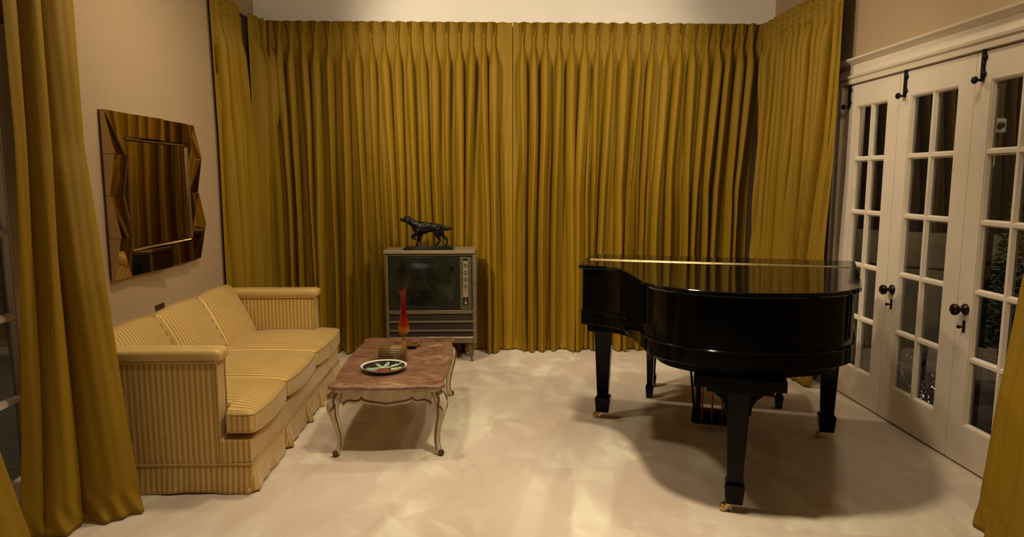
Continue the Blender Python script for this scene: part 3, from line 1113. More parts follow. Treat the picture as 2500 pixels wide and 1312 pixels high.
def apron(ax, half_len, off):
    """scalloped board; ax 'x' runs along x at y=off, 'y' along y at x=off"""
    prof = [(-1.0, 0.070), (-0.93, 0.054), (-0.84, 0.046), (-0.70, 0.050), (-0.60, 0.044), (-0.565, 0.030), (-0.53, 0.042), (-0.42, 0.050), (-0.22, 0.056), (0.0, 0.064), (0.22, 0.056), (0.42, 0.050), (0.53, 0.042), (0.565, 0.030), (0.60, 0.044), (0.70, 0.050), (0.84, 0.046), (0.93, 0.054), (1.0, 0.070)]
    zt = TZ - 0.038
    sgn = 1 if off > 0 else -1
    bow = lambda u: sgn * 0.016 * (1 - u * u)
    mb = MB()
    rings = []
    for u, dpt in prof:
        s = u * half_len
        o1 = off + bow(u)
        sec = [(o1, zt), (o1, zt - dpt - 0.016), (o1 - sgn * 0.020, zt - dpt - 0.016), (o1 - sgn * 0.020, zt)]
        rings.append([((s, a, z) if ax == 'x' else (a, s, z)) for a, z in sec])
    mb.loft(rings)
    o = mb.build('apron', M['cream_wood'], table, bevel=0.002, angle=30)
    pts = [((u * half_len, off + bow(u) + sgn * 0.001, zt - dpt) if ax == 'x' else (off + bow(u) + sgn * 0.001, u * half_len, zt - dpt)) for u, dpt in prof]
    MB().tube(pts, 0.0042, 8).build('carved_line', M['carving'], o)


for sg in (-1, 1):
    apron('x', 0.235, sg * 0.535)
    apron('y', 0.465, sg * 0.262)
for sx in (-1, 1):
    for sy in (-1, 1):
        dv = Vector((sx * 0.72, sy * 0.69, 0))
        base = Vector((sx * 0.262, sy * 0.505, 0))
        prof = [(0.365, -0.012, 0.030), (0.335, 0.012, 0.033), (0.30, 0.030, 0.033), (0.265, 0.034, 0.029), (0.22, 0.026, 0.0235), (0.17, 0.010, 0.0195), (0.12, -0.002, 0.0165), (0.075, -0.006, 0.0145), (0.045, 0.0, 0.0145), (0.024, 0.010, 0.0165), (0.006, 0.016, 0.014)]
        zz = [p[0] for p in prof]
        fine = catmull([(a, b2, c) for a, b2, c in prof], 4, False)
        rings = []
        for z, o_, r in fine:
            c = base + dv * o_
            ring = []
            for k in range(14):
                a = 2 * pi * k / 14
                e = 1.0 + 0.12 * cos(2 * (a - atan2(dv.y, dv.x)))
                ring.append((c.x + r * e * cos(a), c.y + r * e * sin(a), z))
            rings.append(ring)
        leg = MB().loft(rings[::-1]).build('leg', M['cream_wood'], table, angle=60)
        P0 = lambda z, out, side: tuple(base + dv * (float(np.interp(-z, [-v for v in zz], [p[1] for p in prof])) + float(np.interp(-z, [-v for v in zz], [p[2] for p in prof])) * out) + Vector((-dv.y, dv.x, 0)) * side * float(np.interp(-z, [-v for v in zz], [p[2] for p in prof])) + Vector((0, 0, z)))
        cv = MB()
        for sd in (-1, 1):
            cv.tube([P0(0.352, 0.75, sd * 0.80), P0(0.335, 0.82, sd * 0.70), P0(0.312, 0.70, sd * 0.85), P0(0.296, 0.3, sd * 1.02), P0(0.285, 0.55, sd * 0.95), P0(0.272, 0.85, sd * 0.62), P0(0.252, 0.98, sd * 0.30)], [0.003, 0.005, 0.005, 0.0045, 0.0048, 0.004, 0.002], 8)
            cv.tube([P0(z, 0.25, sd * 0.98) for z in (0.285, 0.23, 0.17, 0.11, 0.06, 0.03)], [0.003, 0.003, 0.0028, 0.0025, 0.0025, 0.002], 6)
        cv.build('leg_carving', M['carving'], leg)
        ft = MB()
        fc = base + dv * 0.027
        ft.lathe([(0, -0.017), (0.008, -0.0165), (0.0155, -0.008), (0.0165, 0.0), (0.0155, 0.008), (0.008, 0.0165), (0, 0.017)], (fc.x, fc.y, 0.0172), 16)
        ft.tube([tuple(fc + Vector((0, 0, 0.017)) + (dv * cos(a) + Vector((0, 0, 1)) * sin(a)) * (0.017 - 0.0011 * i) + Vector((-dv.y, dv.x, 0)) * 0.002 * i) for i, a in enumerate(np.linspace(2.6, -3.4, 12))], 0.004, 6)
        ft.build('scroll_foot', M['carving'], leg)

# ------------------------------------------------------------------ things on the coffee table
V = (-0.562, 4.405, TZ)
vase = thing('glass_vase', 'tall slender red and amber glass vase standing in a ruffled dish on the coffee table', 'vase', (V[0], V[1], V[2] + 0.0175))
prof = [(0.030, 0.0), (0.031, 0.004), (0.018, 0.010), (0.0085, 0.024), (0.0065, 0.036), (0.0105, 0.041), (0.0105, 0.046), (0.007, 0.051), (0.012, 0.058), (0.027, 0.072), (0.0345, 0.090), (0.0355, 0.106), (0.033, 0.126), (0.0275, 0.152), (0.0215, 0.182), (0.0175, 0.22), (0.0155, 0.265), (0.0155, 0.31), (0.0175, 0.345), (0.021, 0.365)]
rings = []
N = 32
for r, z in prof:
    f = max(0, (z - 0.27) / 0.095)
    ring = []
    for k in range(N):
        a = 2 * pi * k / N
        rr = r * (1 + 0.05 * cos(6 * a) * min(1, z / 0.1))
        x = rr * cos(a)
        y = rr * sin(a)
        # the swung lip: tall point at the right, spout to the left
        zz = z + f ** 1.2 * (0.023 * cos(a) + 0.002 * cos(2 * a))
        x += -0.010 * f * f if cos(a) < 0 else 0.002 * f
        ring.append((x + 0.004 * f, y, zz))
    rings.append(ring)
inner = []
for r, z in [p for p in prof[::-1] if p[1] > 0.06]:
    f = max(0, (z - 0.27) / 0.095)
    ring = []
    for k in range(N):
        a = 2 * pi * k / N
        rr = max(0.004, (r - 0.0035) * (1 + 0.05 * cos(6 * a)))
        zz = z + f ** 1.2 * (0.023 * cos(a) + 0.002 * cos(2 * a))
        ring.append((rr * cos(a) + (-0.010 * f * f if cos(a) < 0 else 0.002 * f) + 0.004 * f, rr * sin(a), zz))
    inner.append(ring)
MB().loft(rings + inner).build('vase_body', M['vase'], vase, angle=70)

Np, rows = 60, []
for i in range(9):
    f = i / 8
    row = []
    for k in range(Np + 1):
        a = 2 * pi * k / Np
        pet = abs(sin(a * 2.5 + 0.6))
        r = f * (0.060 + 0.030 * pet + 0.012 * cos(a - 0.2))
        z = 0.0125 * 0 + 0.004 + 0.026 * f ** 2.4 * (0.55 + 0.45 * sin(a * 5 + 0.4)) + 0.003 * sin(a * 23) * f ** 3
        row.append((r * cos(a), r * sin(a), z))
    rows.append(row)
dish = MB().grid(rows).build('leaf_dish', M['amber'], origin=(0, 0, 0), solid=0.005, angle=80)
dish.location = (V[0] + 0.012, V[1] + 0.0, TZ)
tag(dish, 'ruffled dark amber glass dish under the red vase on the coffee table', 'dish')

bx = thing('ribbed_box', 'small brown ribbed wooden box between plate and vase on the coffee table', 'box', (-0.587, 4.075, TZ))
mb = MB()
prof = [(0.055, 0.004), (0.055, 0.070)]
mb2 = MB()
pts = [(0.050, 0.078), (-0.010, 0.080)]
arc = [(-0.010 - 0.038 * sin(a), 0.042 + 0.038 * cos(a)) for a in np.linspace(0, pi / 2, 40)]
outl = [(-0.048, 0.042), (-0.048, 0.004)]
base = [(0.055, 0.0)] + [(0.055, 0.074), (0.050, 0.078)] + arc[::4] + [(-0.048, 0.020), (-0.048, 0.0)]
mb.loft([[(x, y, z) for y, z in base] for x in (-0.080, 0.080)])
mb.build('box_body', M['tambour'], bx, bevel=0.0015, angle=25)
line = [(0.048, 0.0785)] + [(0.048 - 0.058 * t, 0.0785 + 0.0018 * t) for t in np.linspace(0, 1, 24)[1:-1]] + arc + [(-0.048, z) for z in np.linspace(0.042, 0.006, 16)[1:]]
cum = [0]
for i in range(1, len(line)):
    cum.append(cum[-1] + math.dist(line[i], line[i - 1]))
rows = []
M_ = 150
for i in range(M_ + 1):
    s = cum[-1] * i / M_
    y = np.interp(s, cum, [p[0] for p in line])
    z = np.interp(s, cum, [p[1] for p in line])
    y2 = np.interp(min(cum[-1], s + 0.001), cum, [p[0] for p in line]) - np.interp(max(0, s - 0.001), cum, [p[0] for p in line])
    z2 = np.interp(min(cum[-1], s + 0.001), cum, [p[1] for p in line]) - np.interp(max(0, s - 0.001), cum, [p[1] for p in line])
    l = math.hypot(y2, z2) or 1
    h = 0.0008 + 0.0038 * abs(sin(pi * s / 0.0125)) ** 0.7
    rows.append([(x, y + z2 / l * h, z - y2 / l * h) for x in (-0.0795, 0.0795)])
MB().grid(rows).build('ribbed_cover', M['tambour'], bx, solid=0.001, angle=40)

# painted plate: polar tiles, coloured by the painted motif
PX, PY = -0.607, 3.850
plate = thing('ceramic_plate', 'round painted plate, black with pale leaves, near end of the coffee table', 'plate', (PX, PY, TZ))
mb = MB()
nr, na = 40, 120
R = 0.128
prof_t = lambda f: 0.010 + 0.020 * max(0, (f - 0.45) / 0.55) ** 1.6


def leafy(x, y):
    if math.hypot(x, y) > 0.117:
        return 0
    if (x / 0.036) ** 2 + ((y + 0.030) / 0.030) ** 2 < 1:
        return 3
    if ((x - 0.070) / 0.034) ** 2 + ((y + 0.006) / 0.026) ** 2 < 1 and sin(x * 300) > -0.9:
        return 4
    for lx, ly, an, a, b2 in ((-0.045, 0.010, 0.5, 0.060, 0.016), (-0.055, -0.035, 0.1, 0.045, 0.014), (0.00, 0.055, 1.35, 0.052, 0.013), (0.035, 0.045, 0.9, 0.050, 0.012), (-0.03, 0.052, 2.3, 0.045, 0.011), (0.03, -0.075, -0.3, 0.045, 0.012), (-0.02, -0.080, 0.25, 0.04, 0.011), (0.062, 0.058, 0.4, 0.034, 0.010)):
        u = (x - lx) * cos(an) + (y - ly) * sin(an)
        w = -(x - lx) * sin(an) + (y - ly) * cos(an)
        if (u / a) ** 2 + (w / b2) ** 2 < 1 and abs(w) > 0.0012:
            return 2
    return 1


grid = [[(R * i / nr * cos(2 * pi * k / na) * (1 + (0.012 * cos(12 * 2 * pi * k / na) if i == nr else 0)), R * i / nr * sin(2 * pi * k / na), prof_t(i / nr)) for k in range(na)] for i in range(nr + 1)]
vs = [p for row in grid for p in row]
for i in range(nr):
    for k in range(na):
        k2 = (k + 1) % na
        a = 2 * pi * (k + 0.5) / na
        r = R * (i + 0.5) / nr
        f = (i * na + k, (i + 1) * na + k, (i + 1) * na + k2, i * na + k2)
        if i == 0:
            f = (0 * na + k, na + k, na + k2)
        mb.f.append(list(f))
        mb.mi.append(leafy(r * cos(a), r * sin(a)))
mb.v = vs
body = [(0.0005, 0.001), (0.062, 0.0), (0.066, 0.003), (0.090, 0.007), (0.115, 0.017), (0.1285, 0.0285), (0.1295, 0.0305), (0.126, 0.0295)]
MB().loft([[(r * cos(2 * pi * k / 60), r * sin(2 * pi * k / 60), z) for k in range(60)] for r, z in body], cap=False).build('plate_body', M['pale_porcelain'], plate, angle=60)
mb.build('painted_glaze', [M['pale_porcelain'], M['glaze_black'], M['glaze_mint'], M['glaze_red'], M['glaze_yellow']], plate, angle=80)

# ------------------------------------------------------------------ television set
TVX = lambda u: -0.85 + 0.003242 * (u - 936)
TVZ = lambda v: 0.917 - 0.003327 * (v - 612)
FY = 5.50
tv = thing('television', 'old wood console television on tapered legs against the back curtain', 'television', ((TVX(939) + TVX(1163)) / 2, 5.65, 0))
ox, oy = tv.location.x, tv.location.y
L = lambda u: TVX(u) - ox
F0 = FY - oy
BK = F0 + 0.27
mb = MB()
x0, x1 = L(939.5), L(1162.5)
mb.box(x0, L(946), F0, BK, TVZ(839), TVZ(620))
mb.box(L(1153), x1, F0, BK, TVZ(839), TVZ(620))
mb.box(L(946), L(1153), F0 + 0.004, BK, TVZ(839), TVZ(827))
mb.box(L(946), L(1153), F0 + 0.004, F0 + 0.03, TVZ(767), TVZ(757.8))
mb.box(L(946), L(1153), F0 + 0.004, F0 + 0.03, TVZ(625.6), TVZ(620))
mb.box(L(946), L(1153), F0 + 0.06, BK, TVZ(828), TVZ(620))
for v0, v1 in ((788.7, 784), (810.5, 806)):
    mb.box(L(946), L(1153), F0 + 0.003, F0 + 0.02, TVZ(v0), TVZ(v1))
cab = mb.build('cabinet', M['tv_wood'], tv, bevel=0.003)
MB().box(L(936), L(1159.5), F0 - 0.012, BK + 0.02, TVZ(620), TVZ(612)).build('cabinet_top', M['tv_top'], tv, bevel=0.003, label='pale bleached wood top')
mb = MB()
mb.box(L(946), L(1121.7), F0 + 0.012, F0 + 0.06, TVZ(757.8), TVZ(625.6))
mb.box(L(1150.5), L(1153), F0 + 0.008, F0 + 0.06, TVZ(757.8), TVZ(625.6))
bz = mb.build('bezel', M['tv_bezel'], tv, bevel=0.002)
# green mask plate and the bulging tube
MB().box(L(947.5), L(1120), F0 + 0.008, F0 + 0.0125, TVZ(755), TVZ(628)).build('screen_mask', M['tv_mask'], bz, bevel=0.004)
cxs, czs = (L(962) + L(1113)) / 2, (TVZ(633) + TVZ(750)) / 2
hw, hh = (L(1113) - L(962)) / 2, (TVZ(633) - TVZ(750)) / 2
rings = []
for i in range(13):
    f = 1 - i / 12 * 0.985
    ring = []
    for k in range(64):
        a = 2 * pi * k / 64
        e = 0.52
        x = abs(cos(a)) ** e * (1 if cos(a) >= 0 else -1)
        z = abs(sin(a)) ** e * (1 if sin(a) >= 0 else -1)
        ring.append((cxs + hw * f * x, F0 + 0.010 - 0.020 * (1 - f * f), czs + hh * f * z))
    rings.append(ring)
MB().loft(rings, cap=True).build('screen', M['tube'], tv, angle=60, label='bulging dark green picture tube')
MB().tube([(x, F0 + 0.0078, z) for x, _, z in rings[0]], 0.0028, 6, True).build('screen_gasket', M['tv_bezel'], bz)
mb = MB().box(L(1121.7), L(1150.5), F0 + 0.004, F0 + 0.06, TVZ(756.7), TVZ(628))
pn = mb.build('control_panel', M['tv_panel'], tv, bevel=0.003)
MB().box(L(1129), L(1142.3), F0 + 0.002, F0 + 0.005, TVZ(726), TVZ(638)).build('control_strip', M['tv_strip'], pn)
MB().box(L(1129.5), L(1141.5), F0 + 0.0012, F0 + 0.005, TVZ(637.5), TVZ(630.5)).build('dial_window', M['tv_bezel'], pn)
MB().box(L(1129), L(1142), F0 + 0.0012, F0 + 0.005, TVZ(744.5), TVZ(726.5)).build('switch_plate', M['tv_bezel'], pn)
mb = MB()
mb.box(L(1128), L(1129.5), F0 + 0.0005, F0 + 0.004, TVZ(638.5), TVZ(629.5))
mb.box(L(1141.5), L(1143), F0 + 0.0005, F0 + 0.004, TVZ(638.5), TVZ(629.5))
mb.box(L(1128), L(1143), F0 + 0.0005, F0 + 0.004, TVZ(630.5), TVZ(629.2))
mb.build('window_frame', M['tv_silver'], pn)
MB().box(L(1135), L(1136.2), F0 + 0.0003, F0 + 0.004, TVZ(740), TVZ(729)).build('switch_slot', M['tv_silver'], pn)
MB().lathe([(0, 0), (0.010, 0), (0.010, 0.004), (0.006, 0.005), (0, 0.005)], (L(1135.6), F0 + 0.001, TVZ(739.5)), 18, '-y').build('switch_button', M['tv_silver'], pn)
for v, r in ((645.7, 0.0195), (663, 0.0200), (679.6, 0.0185), (696.5, 0.0145)):
    k = MB().lathe([(0, 0), (r, 0), (r, 0.006), (r * 0.86, 0.009), (r * 0.82, 0.007), (r * 0.55, 0.008), (r * 0.50, 0.020), (r * 0.36, 0.022), (r * 0.2, 0.019), (0, 0.019)], (L(1135), F0 + 0.002, TVZ(v)), 24, '-y').build('dial_knob', M['tv_panel'], pn)
    MB().lathe([(r * 0.97, 0.0062), (r * 1.0, 0.0075), (r * 0.88, 0.0100), (r * 0.84, 0.0090)], (L(1135), F0 + 0.002, TVZ(v)), 24, '-y').build('knob_ring', M['tv_silver'], k)
for v0, v1 in ((784, 767), (806, 788.7), (823, 810.5)):
    MB().box(L(946), L(1153), F0 + 0.016, F0 + 0.06, TVZ(v0), TVZ(v1)).build('speaker_cloth', M['grille'], tv, smooth=False)
MB().box(L(946), L(1153), F0 + 0.001, F0 + 0.012, TVZ(827), TVZ(823.2)).build('trim_strip', M['tv_silver'], tv, bevel=0.001)
for uu, sx in ((956, -1), (1143.5, 1)):
    for yy, sy in ((F0 + 0.045, -1), (BK - 0.05, 1)):
        x = L(uu)
        MB().lathe([(0.0205, TVZ(839)), (0.0165, 0.09), (0.0105, 0.018), (0.0115, 0.012), (0.0115, 0.0)], (0, 0, 0), 16).xf(Matrix.Translation((x, yy, 0)) @ Matrix.Shear('XY', 4, (-sx * 0.13, 0.0)) @ Matrix.Translation((0, 0, 0))).build('leg', M['tv_wood'], tv).location.x += sx * 0.022
fc = bpy.data.curves.new('lettering', 'FONT')
fc.body = 'RCA VICTOR'
fc.size = 0.0125
fc.extrude = 0.0006
fc.space_character = 1.25
fo = bpy.data.objects.new('lettering', fc)
COL.objects.link(fo)
dg = bpy.context.evaluated_depsgraph_get()
me = bpy.data.meshes.new_from_object(fo.evaluated_get(dg))
bpy.data.objects.remove(fo)
me.materials.clear()
me.materials.append(M['ink'])
fo = bpy.data.objects.new('maker_lettering', me)
COL.objects.link(fo)
fo.parent = cab
fo.rotation_euler = (radians(90), 0, 0)
fo.location = (L(951.5), F0 + 0.0032, TVZ(762.3))

# ------------------------------------------------------------------ bronze dog on the television
dog = thing('dog_statue', 'black bronze statue of a pointing setter on top of the television', 'statue', (-0.498, 5.575, 0.917))
KS = 0.000556
D = lambda X, Y, yo=0.0: Vector(((X - 752) * KS, yo, (597 - Y) * KS + 0.027))
mb = MB()
mb.box(-0.199, 0.199, -0.062, 0.062, 0, 0.0125)
mb.box(-0.190, 0.190, -0.055, 0.055, 0.0125, 0.020)
mb.box(-0.182, 0.182, -0.048, 0.048, 0.018, 0.0275)
mb.build('plinth', M['dog_bronze'], dog, bevel=0.003)
blobs = MB()


def limb(pts, sq=1.0):
    """chain of (X, Y, radius in picture units, side offset)"""
    p = [D(a, b2, o) for a, b2, r, o in pts]
    rs = [r * KS for a, b2, r, o in pts]
    fine = catmull([(*q, r) for q, r in zip(p, rs)], 6, False)
    pts3 = [Vector(f[:3]) for f in fine]
    rad = [f[3] for f in fine]
    # rounded ends
    t0, t1 = (pts3[0] - pts3[1]).normalized(), (pts3[-1] - pts3[-2]).normalized()
    pts3 = [pts3[0] + t0 * rad[0] * 0.8] + pts3 + [pts3[-1] + t1 * rad[-1] * 0.8]
    rad = [rad[0] * 0.35] + rad + [rad[-1] * 0.35]
    b4 = MB()
    b4.tube(pts3, rad, 14)
    if sq != 1.0:
        yc = sum(q.y for q in pts3) / len(pts3)
        b4.v = [(x, yc + (y - yc) * sq, z) for x, y, z in b4.v]
    blobs.add(b4.v, b4.f)


# trunk from chest to rump
limb([(575, 320, 58, 0), (615, 330, 88, 0), (680, 330, 86, 0), (750, 325, 70, 0), (820, 325, 62, 0), (880, 335, 64, 0), (925, 345, 55, 0)], 0.78)
# neck, skull, muzzle
limb([(610, 300, 66, 0), (560, 275, 52, 0), (510, 240, 42, 0), (470, 210, 37, 0)], 0.85)
limb([(490, 208, 34, 0), (450, 203, 41, 0), (420, 210, 35, 0), (395, 216, 29, 0), (372, 215, 27, 0), (362, 212, 22, 0)], 0.80)
limb([(362, 198, 11, 0), (354, 199, 10, 0)])
limb([(440, 232, 20, 0), (405, 238, 15, 0), (378, 236, 11, 0)], 0.8)
# ears and the hair of the throat
for s in (-1, 1):
    limb([(452, 182, 14, s * 0.012), (458, 215, 22, s * 0.018), (455, 252, 24, s * 0.018), (448, 278, 13, s * 0.016)], 0.55)
limb([(480, 260, 22, 0), (520, 300, 28, 0), (550, 345, 30, 0), (565, 390, 26, 0)], 0.7)
# standing fore leg, feathered behind
limb([(620, 370, 52, 0.017), (612, 430, 36, 0.019), (602, 490, 24, 0.019), (592, 540, 18, 0.019), (585, 572, 17, 0.019), (570, 585, 15, 0.019)])
limb([(645, 420, 26, 0.019), (628, 480, 20, 0.019), (608, 540, 12, 0.019)], 0.6)
# raised fore leg: elbow, wrist forward, paw hanging
limb([(600, 370, 46, -0.018), (572, 418, 32, -0.022), (535, 442, 23, -0.022), (519, 452, 20, -0.022), (530, 472, 17, -0.022), (556, 482, 16, -0.022), (572, 490, 12, -0.022)])
# hind legs: thigh, hock, shank, paw
limb([(895, 345, 58, -0.018), (875, 405, 46, -0.024), (888, 455, 30, -0.024), (912, 500, 21, -0.024), (905, 530, 17, -0.024), (888, 562, 16, -0.024), (862, 580, 15, -0.024), (845, 584, 11, -0.024)])
limb([(910, 350, 55, 0.018), (930, 410, 42, 0.022), (965, 458, 28, 0.022), (1005, 498, 19, 0.022), (1014, 525, 16, 0.022), (1010, 565, 15, 0.022), (998, 580, 15, 0.022), (982, 585, 11, 0.022)])
# tail with its flag
limb([(915, 310, 26, 0), (960, 318, 24, 0), (1000, 335, 33, 0), (1040, 344, 30, 0), (1075, 342, 18, 0), (1092, 340, 7, 0)], 0.55)
limb([(960, 345, 16, 0), (1000, 360, 18, 0), (1040, 358, 14, 0)], 0.5)
# belly fringe
limb([(640, 410, 24, 0), (700, 398, 26, 0), (760, 380, 20, 0), (810, 380, 14, 0)], 0.6)
tmp = blobs.build('dog_tmp', M['dog_bronze'])
md = tmp.modifiers.new('r', 'REMESH')
md.mode = 'VOXEL'
md.voxel_size = 0.0022
md = tmp.modifiers.new('s', 'SMOOTH')
md.factor = 0.5
md.iterations = 4
dg = bpy.context.evaluated_depsgraph_get()
me = bpy.data.meshes.new_from_object(tmp.evaluated_get(dg))
bpy.data.objects.remove(tmp)
# coat: tufts pushed along the normal
co = np.zeros(len(me.vertices) * 3)
no = np.zeros(len(me.vertices) * 3)
me.vertices.foreach_get('co', co)
me.vertices.foreach_get('normal', no)
co, no = co.reshape(-1, 3), no.reshape(-1, 3)
for i in range(len(co)):
    q = Vector((co[i][0] * 45, co[i][1] * 90, co[i][2] * 110))
    co[i] += no[i] * (0.0021 * mnoise.noise(q) + 0.0010 * mnoise.noise(q * 2.3))
me.vertices.foreach_set('co', co.ravel())
me.polygons.foreach_set('use_smooth', [True] * len(me.polygons))
me.materials.clear()
me.materials.append(M['dog_bronze'])
me.update()
body = bpy.data.objects.new('dog_body', me)
COL.objects.link(body)
body.parent = dog

# ------------------------------------------------------------------ grand piano, seen from its tail
PA = atan2(-0.387, 1.235)
piano = thing('grand_piano', 'black lacquered baby grand piano with closed lid in front of french doors', 'piano', (1.305, 3.98, 0), PA)
uv = lambda pts: [(u, -v) for u, v in pts]
LID = [(-0.738, 0.10), (-0.729, 0.30), (-0.727, 0.40), (-0.722, 0.448), (-0.700, 0.468), (-0.64, 0.474), (-0.567, 0.496), (-0.500, 0.548), (-0.440, 0.660), (-0.385, 0.810), (-0.345, 0.935), (-0.300, 1.040), (-0.226, 1.125), (-0.10, 1.195), (0.03, 1.222), (0.16, 1.214), (0.30, 1.178), (0.43, 1.122), (0.53, 1.040), (0.595, 0.940), (0.617, 0.840), (0.645, 0.70), (0.690, 0.40), (0.716, 0.21), (0.735, 0.08)]
edge = catmull(LID[1:-1], 6, False)
HV = 0.185
side_hi = [p for p in edge if p[1] > HV + 0.002]
left_h, right_h = (-0.7345, HV), (0.7195, HV)
main = [left_h] + side_hi + [right_h]
flap = [(-0.743, -0.06), (-0.728, -0.125), (-0.70, -0.138), (0.745, -0.150), (0.772, -0.14), (0.7215, HV - 0.004), (-0.7345, HV - 0.004)]
ZL0, ZL1 = 0.987, 1.010


def slab(mb, outline, z0, z1, e=0.006):
    o = uv(outline)
    mb.loft([[(x, y, z0) for x, y in inset(o, e)], [(x, y, z0 + e) for x, y in o], [(x, y, z1 - e) for x, y in o], [(x, y, z1 - e * 0.3) for x, y in inset(o, e * 0.3)], [(x, y, z1) for x, y in inset(o, e)]])
    return mb


lid = slab(MB(), main, ZL0, ZL1).build('lid', M['lacquer'], piano, angle=10)
slab(MB(), flap, ZL0, ZL1, 0.004).build('lid_flap', M['lacquer'], piano, angle=10)
hg = MB()
for du in range(24):
    ua = -0.700 + 1.385 * du / 24
    hg.tube([(ua, -HV + 0.002, ZL1 + 0.0015), (ua + 1.385 / 24 - 0.002, -HV + 0.002, ZL1 + 0.0015)], 0.0042, 8)
hg.box(-0.700, 0.685, -HV - 0.012, -HV + 0.014, ZL1 - 0.0005, ZL1 + 0.0012)
hg.build('piano_hinge', M['bright_brass'], piano, label='bright brass hinge along the lid')
RIM = [(-0.735, -0.10), (-0.735, 0.0)] + [p for p in edge if p[1] > 0.0] + [(0.742, 0.02), (0.760, -0.10)]
rim_o = inset(uv(RIM), 0.022)


def rimslab(d, z0, z1, name, e=0.003):
    o = inset(uv(RIM), d)
    MB().loft([[(x, y, z0) for x, y in inset(o, e)], [(x, y, z0 + e) for x, y in o], [(x, y, z1 - e) for x, y in o], [(x, y, z1) for x, y in inset(o, e)]]).build(name, M['lacquer_side'], piano, angle=30)


rimslab(0.024, 0.750, ZL0, 'rim')
rimslab(0.017, 0.679, 0.752, 'lower_rim')
rimslab(0.0115, 0.747, 0.757, 'rim_bead', 0.0045)
# underside: bracing, key bed with its stepped arms, fall board
mb = MB()
o = inset(uv(RIM), 0.085)
mb.prism(o, 0.632, 0.682)
mb.build('underframe', M['satin_black'], piano, bevel=0.004)
mb = MB()
mb.box(-0.705, 0.735, 0.02, 0.40, 0.640, 0.700)
mb.box(-0.700, -0.52, -0.33, 0.40, 0.648, 0.685)
mb.box(-0.688, -0.52, -0.26, 0.20, 0.606, 0.650)
mb.box(0.54, 0.70, -0.26, 0.20, 0.606, 0.650)
mb.build('key_bed', M['satin_black'], piano, bevel=0.004)
mb = MB()
mb.box(-0.735, -0.665, 0.09, 0.40, 0.69, 0.90)
mb.box(0.675, 0.755, 0.09, 0.40, 0.69, 0.90)
mb.box(-0.67, 0.68, 0.365, 0.395, 0.69, 0.735)
mb.box(-0.67, 0.68, 0.125, 0.37, 0.735, 0.80)
mb.build('fall_board', M['lacquer_side'], piano, bevel=0.008, seg=3)


def sq_ring(cx, cy, h, z, n=4, rot=0.0):
    return [(cx + h * sx, cy + h * sy, z) for sx, sy in ((-1, -1), (1, -1), (1, 1), (-1, 1))]


def piano_leg(u, v, ztop, top_h, ank_h, foot_h, wheel_a):
    c = (u, -v)
    mb = MB()
    mb.loft([sq_ring(*c, foot_h * 0.80, 0.040), sq_ring(*c, foot_h * 0.86, 0.046), sq_ring(*c, foot_h, 0.125), sq_ring(*c, foot_h * 0.96, 0.134), sq_ring(*c, ank_h, 0.146), sq_ring(*c, ank_h, 0.150), sq_ring(*c, top_h, ztop)])
    leg = mb.build('leg', M['lacquer_side'], piano, bevel=0.004, angle=25)
    cs = MB()
    cs.lathe([(0.0, 0.046), (0.013, 0.046), (0.013, 0.032), (0.0, 0.032)], (c[0], c[1], 0), 14)
    d = Vector((cos(wheel_a), sin(wheel_a), 0))
    n_ = Vector((-d.y, d.x, 0))
    c = (c[0] + d.x * 0.022, c[1] + d.y * 0.022)
    w = Vector((c[0], c[1], 0.0185)) + d * 0.024
    for s in (-1, 1):
        q = [Vector((c[0], c[1], 0.040)) + n_ * s * 0.012 - d * 0.010, Vector((c[0], c[1], 0.040)) + n_ * s * 0.012 + d * 0.020, w + n_ * s * 0.012 + d * 0.010, w + n_ * s * 0.012 - Vector((0, 0, 0.008)), w + n_ * s * 0.012 - d * 0.012]
        q2 = [p + n_ * s * 0.003 for p in q]
        cs.loft([[tuple(p) for p in q], [tuple(p) for p in q2]])
    o = cs.build('caster', M['brass'], leg, bevel=0.001, label='brass caster')
    wh = MB()
    ring = []
    for s, r in ((-0.012, 0.012), (-0.011, 0.0165), (-0.005, 0.0184), (0.005, 0.0184), (0.011, 0.0165), (0.012, 0.012)):
        ring.append([tuple(w + n_ * s + (d * cos(2 * pi * k / 24) + Vector((0, 0, 1)) * sin(2 * pi * k / 24)) * r) for k in range(24)])
    wh.loft(ring).build('caster_wheel', M['brass'], leg)
    return leg


piano_leg(-0.638, 0.0, 0.610, 0.055, 0.034, 0.046, 3.55)
piano_leg(0.647, 0.0, 0.610, 0.050, 0.033, 0.046, 3.6)
tl = piano_leg(0.105, 1.075, 0.600, 0.052, 0.034, 0.043, 3.5)
mb = MB()
mb.box(-0.085, 0.295, -1.17, -0.93, 0.583, 0.634)
mb.box(-0.03, 0.24, -1.15, -0.97, 0.560, 0.590)
# curved bracket at the head of the tail leg
prof = [(-0.105, 0.565), (-0.100, 0.545), (-0.075, 0.525), (-0.060, 0.500), (-0.053, 0.455), (0.053, 0.455), (0.060, 0.500), (0.075, 0.525), (0.100, 0.545), (0.105, 0.565)]
mb.loft([[(0.105 + x, y, z) for x, z in prof] for y in (-1.075 - 0.045, -1.075 + 0.045)])
mb.build('leg_bracket', M['satin_black'], tl, bevel=0.003, angle=25)
